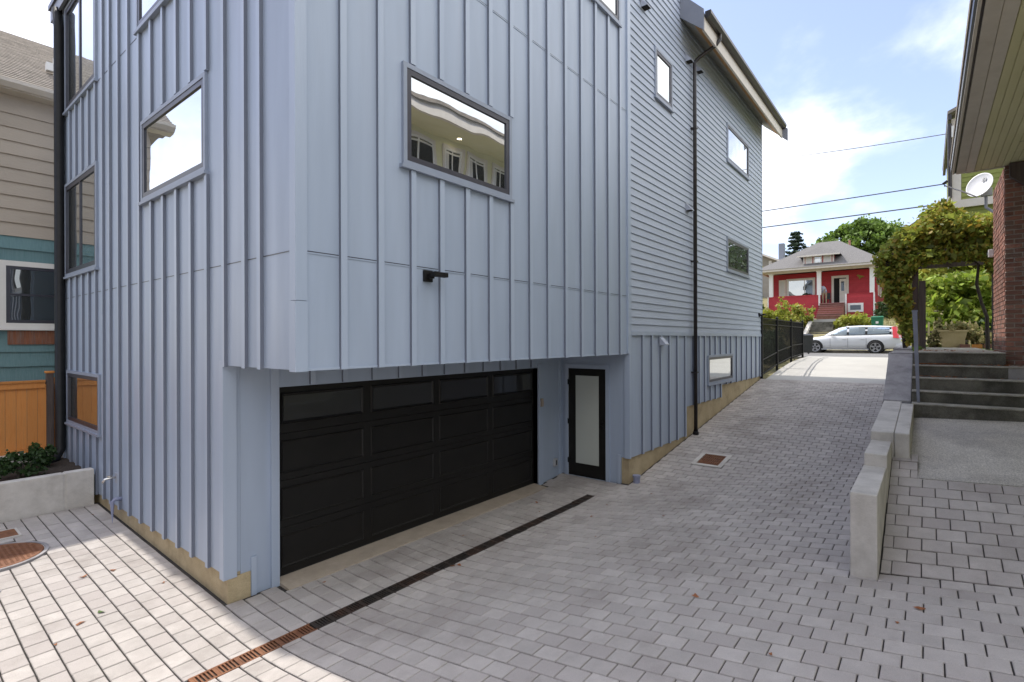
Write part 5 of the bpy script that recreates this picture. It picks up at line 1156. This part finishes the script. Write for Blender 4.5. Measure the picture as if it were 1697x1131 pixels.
# person bending forward on the porch
pe = thing('person', 'person in a pale checked shirt bending forward by the porch column', 'person', (46.75, 6.30, 5.36))
def skin_body(name, J, Ed, Rd, m, parent, root=0, sub_=2):
    me = bpy.data.meshes.new(name); base = WL[parent.name]
    me.from_pydata([(Vector(j) - base)[:] for j in J], Ed, []); me.update()
    o = bpy.data.objects.new(name, me); col.objects.link(o); o.parent = parent
    sk = o.modifiers.new('Skin', 'SKIN'); sk.use_smooth_shade = True; o.modifiers.new('Sub', 'SUBSURF').levels = sub_; o.modifiers['Sub'].render_levels = sub_
    for v, r_ in zip(me.skin_vertices[0].data, Rd): v.radius = (r_[0], r_[1]) if isinstance(r_, tuple) else (r_, r_)
    me.skin_vertices[0].data[root].use_root = True
    me.materials.append(M[m]); return o
px, py, pz0 = 46.75, 6.26, 5.36
J = [(px, py, pz0 + .88), (px - .04, py + .03, pz0 + 1.02), (px - .14, py + .10, pz0 + 1.16), (px - .22, py + .20, pz0 + 1.25), (px - .26, py + .30, pz0 + 1.28), (px - .29, py + .37, pz0 + 1.30),
     (px, py - .10, pz0 + .84), (px - .03, py - .11, pz0 + .46), (px + .03, py - .11, pz0 + .07), (px - .12, py - .11, pz0 + .03), (px, py + .10, pz0 + .84), (px - .03, py + .11, pz0 + .46), (px + .03, py + .11, pz0 + .07), (px - .12, py + .11, pz0 + .03),
     (px - .12, py - .02, pz0 + 1.24), (px - .26, py - .06, pz0 + 1.02), (px - .36, py + .02, pz0 + .82), (px - .40, py + .06, pz0 + .74), (px - .28, py + .33, pz0 + 1.12), (px - .36, py + .34, pz0 + .90), (px - .42, py + .32, pz0 + .72), (px - .44, py + .31, pz0 + .64)]
Ed = [(0, 1), (1, 2), (2, 3), (3, 4), (4, 5), (0, 6), (6, 7), (7, 8), (8, 9), (0, 10), (10, 11), (11, 12), (12, 13), (3, 14), (14, 15), (15, 16), (16, 17), (3, 18), (18, 19), (19, 20), (20, 21)]
Rd = [(.15, .12), (.15, .12), (.17, .13), (.16, .12), .055, .08, .09, .065, .045, .035, .09, .065, .045, .035, .06, .045, .035, .04, .06, .045, .035, .04]
bo = skin_body('body', J, Ed, Rd, 'khaki', pe)
obj('shirt', MB().loft([[(c[0] + math.cos(a) * rx, c[1] + math.sin(a) * ry + 0.0, c[2] + math.sin(a) * tz) for a in [2 * math.pi * k / 14 for k in range(14)]] for c, rx, ry, tz in (((px + .01, py + .0, pz0 + .86), .17, .185, -.03), ((px - .05, py + .04, pz0 + 1.02), .175, .195, -.06), ((px - .14, py + .10, pz0 + 1.17), .18, .20, -.09), ((px - .21, py + .18, pz0 + 1.28), .15, .18, -.09), ((px - .25, py + .25, pz0 + 1.31), .08, .08, -.04))]), 'shirt', pe, smooth=True)
hd = [(0.001, -.11), (.05, -.10), (.075, -.05), (.085, .0), (.08, .05), (.055, .09), (.001, .105)]
obj('head', MB().lathe(hd, (px - .32, py + .36, pz0 + 1.36), 14), 'skin', pe, smooth=True); obj('hair', MB().lathe([(.088, .0), (.084, .055), (.058, .096), (.001, .112)], (px - .315, py + .355, pz0 + 1.362), 14), 'hair', pe, smooth=True)

# ================================================================== PLANTING AND HOUSES BEYOND
shrub('lime_shrub', 'bright yellow green shrub with a pointed top before the porch', (39.2, 7.7, 3.0), [(39.2, 7.75, 3.9, .6, .7, .7), (39.2, 7.75, 4.75, .35, .4, .6), (39.2, 8.5, 3.9, .6, .6, .6), (39.0, 7.2, 3.7, .5, .5, .5)], 2600, 0.075, 'leaf_lime', 61)
shrub('lime_shrub', 'yellow green shrub right behind the wall lamp', (39.2, 9.2, 3.0), [(39.2, 9.2, 4.0, .7, .7, .8), (39.4, 9.9, 4.2, .6, .6, .9)], 1500, 0.085, 'leaf_lime', 62)
shrub('round_shrub', 'rounded mid green shrub left of the porch stairs', (40.4, 6.9, 3.2), [(40.4, 6.75, 4.25, .7, .6, .7), (40.6, 6.4, 4.3, .5, .35, .55), (40.3, 7.2, 4.5, .6, .5, .6)], 1900, 0.085, 'leaf_vine', 63)
shrub('dry_shrub', 'straw coloured low shrub beside the street steps', (38.6, 6.75, 2.7), [(38.6, 6.8, 3.3, .6, .38, .45), (38.3, 7.3, 3.1, .5, .5, .4)], 900, 0.07, 'drygrass', 64)
shrub('mound_shrub', 'yellow mounded shrub below the basement window', (40.3, 3.75, 3.2), [(40.3, 3.9, 3.75, .7, .75, .5), (40.4, 3.2, 3.7, .6, .55, .45), (40.2, 4.45, 3.5, .5, .4, .4), (40.4, 3.6, 4.05, .5, .5, .3)], 2600, 0.075, 'leaf_lime', 65)
shrub('dark_bush', 'dark bush at the right corner of the red house', (44, 2.1, 3.9), [(44, 2.2, 4.6, .6, .6, .7), (44.2, 1.5, 4.6, .6, .7, .8)], 1300, 0.09, 'leaf_dark', 66)
shrub('garden_bush', 'loose sunlit bush right of the green bin', (42.5, 1.2, 3.6), [(42.5, 1.25, 4.5, .6, .5, .7), (42.8, 0.7, 5.2, .6, .6, .9), (42.8, 1.2, 6.0, .5, .5, .8), (43, 0.6, 6.8, .7, .6, .7)], 1900, 0.10, 'leaf_lime', 67)
shrub('tall_hedge', 'tall green hedge left of the red house', (46, 11.2, 4.2), [(46, 11.2, 5.2, .8, .7, 1.0), (46, 11.4, 6.6, .8, .7, 1.0), (46, 11.6, 8.0, .7, .6, .9)], 2000, 0.11, 'leaf_mid', 68, cat='hedge')
tree('yellow_tree', 'small yellow leaved tree left of the red roof', (52, 13.2, 4.6), 4.5, [(52, 12.9, 8.5, 1.0, .9, 1.2), (52, 13.4, 9.6, .9, .9, 1.0)], 1500, 0.13, 'leaf_lime', 69, 0.12)
tree('round_pine', 'broad dark green tree rising behind the red roof', (71, 5.8, 9.0), 4.0, [(70, 5.2, 13.6, 2.6, 2.2, 2.0), (70, 8.0, 13.4, 2.2, 2.0, 1.5), (70, 9.6, 12.9, 1.8, 1.2, 1.1), (70, 3.4, 13.6, 2.2, 1.6, 1.6), (70, 6.3, 14.8, 2.0, 2.0, 1.0), (70, 4.3, 14.9, 1.8, 1.5, .9), (70, 2.7, 12.4, 1.8, 1.3, 1.2), (70, 6.5, 11.8, 2.2, 2.6, 1.2)], 12000, 0.19, 'leaf_mid', 70, 0.4)
cf = thing('conifer', 'dark spiky conifer left of the red roof', 'tree', (75, 13.2, 9.5))
rng = random.Random(71); mb = MB()
for k in range(13):
    z = 10.5 + k * 0.47; r_ = 2.1 * (1 - k / 14) + 0.12
    for j in range(9):
        a = 2 * math.pi * (j + 0.5 * (k % 2)) / 9 + rng.uniform(-.2, .2); rr_ = r_ * rng.uniform(.7, 1.15)
        leaves(mb, (75 + math.cos(a) * rr_ * .6, 13.15 + math.sin(a) * rr_ * .6, z), (abs(math.cos(a)) * rr_ * .45 + .2, abs(math.sin(a)) * rr_ * .45 + .2, .16), 50, 0.13, rng, 5, .4)
raw('crown', mb, 'leaf_pine', cf); obj('trunk', MB().tube([(75, 13.15, 9.3), (75, 13.15, 16.5)], [.25, .04], 8), 'bark', cf)
tree('street_tree', 'leafy green tree behind the vine on the right', (60, -1.5, 7.0), 4.0, [(60, -0.8, 12.2, 2.0, 1.6, 1.6), (60, -2.6, 12.5, 2.2, 1.8, 1.8), (60, -4.2, 12.0, 2, 1.8, 1.8)], 4000, 0.17, 'leaf_mid', 72, 0.3)
tree('dark_tree', 'dark tree massed right of the red house', (52, -0.6, 4.6), 3.5, [(52, 0.4, 7.6, 1.4, 1.2, 1.6), (52, -1.0, 8.4, 1.6, 1.6, 1.8), (52.5, -2.6, 8.2, 1.6, 1.6, 2.0), (52, 0.2, 6.2, 1.2, 1.2, 1.0)], 4200, 0.14, 'leaf_dark', 73, 0.25)
tree('yellow_tree', 'airy yellowing tree between the red house and the vine', (47, 0.3, 4.3), 3.2, [(47, 0.9, 7.4, .7, .7, .9), (47, 0.2, 8.2, .8, .8, .9), (47, 1.3, 6.6, .5, .5, .6), (47, -0.8, 8.0, .9, .9, 1.1)], 1700, 0.12, 'leaf_lime', 74, 0.1)
for i, (y, lb) in enumerate(((18.0, 'far tree left of the taupe house'), (-9.0, 'far tree behind the olive house wing'))):
    tree('far_tree', lb, (64, y, 7.5), 4.0, [(64, y, 12.5, 3, 3, 2.5), (64, y + 2, 11, 2.5, 2.5, 2)], 3000, 0.24, 'leaf_dark', 80 + i, 0.35)

th = thing('taupe_house', 'taupe house with pale eave and slate chimney beyond', 'house', (60, 16, 7))
obj('wall', B(60.4, 68, 12.6, 22, 6, 11.0), 'farwall', th)
obj('gable', MB().prism([(60.39, 12.6, 11.0), (60.39, 22, 11.0), (60.39, 18, 13.4)], (7.6, 0, 0)), 'farwall', th)
obj('roof', MB().prism([(59.6, 11.55, 10.45), (59.6, 18, 13.65), (59.6, 18, 13.85), (59.6, 11.55, 10.65)], (9, 0, 0)).prism([(59.6, 24.4, 10.45), (59.6, 18.001, 13.65), (59.6, 18.001, 13.85), (59.6, 24.4, 10.65)], (9, 0, 0)), 'cream', th)
obj('chimney', B(60.8, 61.5, 11.85, 12.35, 9.5, 12.75), 'farwall2', th)
window(th, ('L', 60.4), 12.95, 13.2, 10.4, 10.95, g='curtain', fm='white', tm='white', fw=.03, trim=.04, sill=0)
sh = thing('slate_house', 'slate gabled house above the vine', 'house', (62, -1, 8))
obj('wall', B(60.2, 66, -3.0, 2.0, 7.5, 12.2), 'farwall2', sh)
obj('gable', MB().prism([(60.19, 2.0, 12.2), (60.19, -3.0, 12.2), (60.19, -0.6, 14.0)], (5.8, 0, 0)), 'farwall2', sh)
obj('roof', MB().prism([(59.8, 2.5, 11.9), (59.8, -0.6, 14.15), (59.8, -0.6, 14.35), (59.8, 2.5, 12.1)], (6.6, 0, 0)).prism([(59.8, -3.7, 11.9), (59.8, -0.601, 14.15), (59.8, -0.601, 14.35), (59.8, -3.7, 12.1)], (6.6, 0, 0)), 'roof_grey', sh)
window(sh, ('L', 60.2), 1.0, 1.7, 10.8, 12.0, g='glass_far', fm='white', tm='white'); window(sh, ('L', 60.2), -1.2, 0.2, 12.2, 13.0, g='glass_far', fm='white', tm='white', sill=0)
for i in range(6):
    t = thing('hillside_house', ['pale hillside house far left', 'grey hillside house left of centre', 'tan hillside house behind the conifer', 'dark hillside house behind the round tree', 'grey hillside house far right', 'tan hillside house at the far right edge'][i], 'house', (95, -40 + i * 18, 11)) if False else None

# overhead cables strung between two poles out of frame
for i, (p0, p1, sag, lb) in enumerate((((34.0, 60, 10.3), (34.0, -50, 10.75), 0.9, 'upper of the two thick cables over the street'), ((34.2, 60, 9.4), (34.2, -50, 9.85), 0.95, 'lower of the two thick cables over the street'))):
    pts = []
    for k in range(41):
        t_ = k / 40; pts.append((p0[0], p0[1] + (p1[1] - p0[1]) * t_, p0[2] + (p1[2] - p0[2]) * t_ - sag * 4 * t_ * (1 - t_) + 0.75))
    o = tag(obj('overhead_cable', MB().tube(pts, 0.034 if i else 0.030, 5), 'wire', origin=(34, 0, 10)), lb, 'cable')
pts = [(33 - 11.6 * (k / 30), 16 - 16.65 * (k / 30), 14.4 - 5.3 * (k / 30) - 0.9 * 4 * (k / 30) * (1 - k / 30) * 0.35) for k in range(31)]
o = tag(obj('service_drop', MB().tube(pts, 0.014, 5), 'wire', origin=(33, 10, 12)), 'thin service cable running to the olive house corner', 'cable')
for y in (60.0, -50.0):
    t = thing('utility_pole', 'tall utility pole out along the street to the ' + ('left' if y > 0 else 'right'), 'utility pole', (34.1, y, 1.8)); obj('pole', MB().tube([(34.1, y, 1.5), (34.1, y, 13)], [.16, .11], 10), 'bark', t); obj('crossarm', B(33.2, 35.0, y - .06, y + .06, 10.9, 11.05), 'bark', t)

# dry verge grass between street and steps
rng = random.Random(90); mb = MB()
for _ in range(9000):
    x = rng.uniform(35.1, 44); y = rng.uniform(-4, 12)
    if 4.7 < y < 6.5: continue
    z = landz(x, y); h = rng.uniform(.06, .22); a = rng.uniform(0, 6.28); w_ = .018
    o_ = len(mb.v); mb.v += [(x - math.cos(a) * w_, y - math.sin(a) * w_, z), (x + math.cos(a) * w_, y + math.sin(a) * w_, z), (x + rng.gauss(0, .06), y + rng.gauss(0, .06), z + h)]; mb.f.append((o_, o_ + 1, o_ + 2))
o = raw('verge_grass', mb, 'drygrass', None, 'stuff'); o['label'] = 'dry yellow grass on the bank below the red house'; o['category'] = 'grass'
rng = random.Random(91); mb = MB()
for _ in range(2500):
    x = rng.uniform(11.9, 18.5); y = rng.choice([rng.uniform(0.0, 0.22), rng.uniform(-0.3, 0.2)])
    if 13 < x < 17 and y < 0.12: y = 0.12 + 0.1 * rng.random()
    if x < 13: y = rng.uniform(0.14, 0.2)
    z = 2.40; h = rng.uniform(.03, .10); a = rng.uniform(0, 6.28)
    o_ = len(mb.v); mb.v += [(x - math.cos(a) * .01, y - math.sin(a) * .01, z), (x + math.cos(a) * .01, y + math.sin(a) * .01, z), (x + rng.gauss(0, .03), y + rng.gauss(0, .03), z + h)]; mb.f.append((o_, o_ + 1, o_ + 2))
o = raw('path_weeds', mb, 'leaf_mid', None, 'stuff'); o['label'] = 'green weeds along the coping beside the path'; o['category'] = 'weeds'
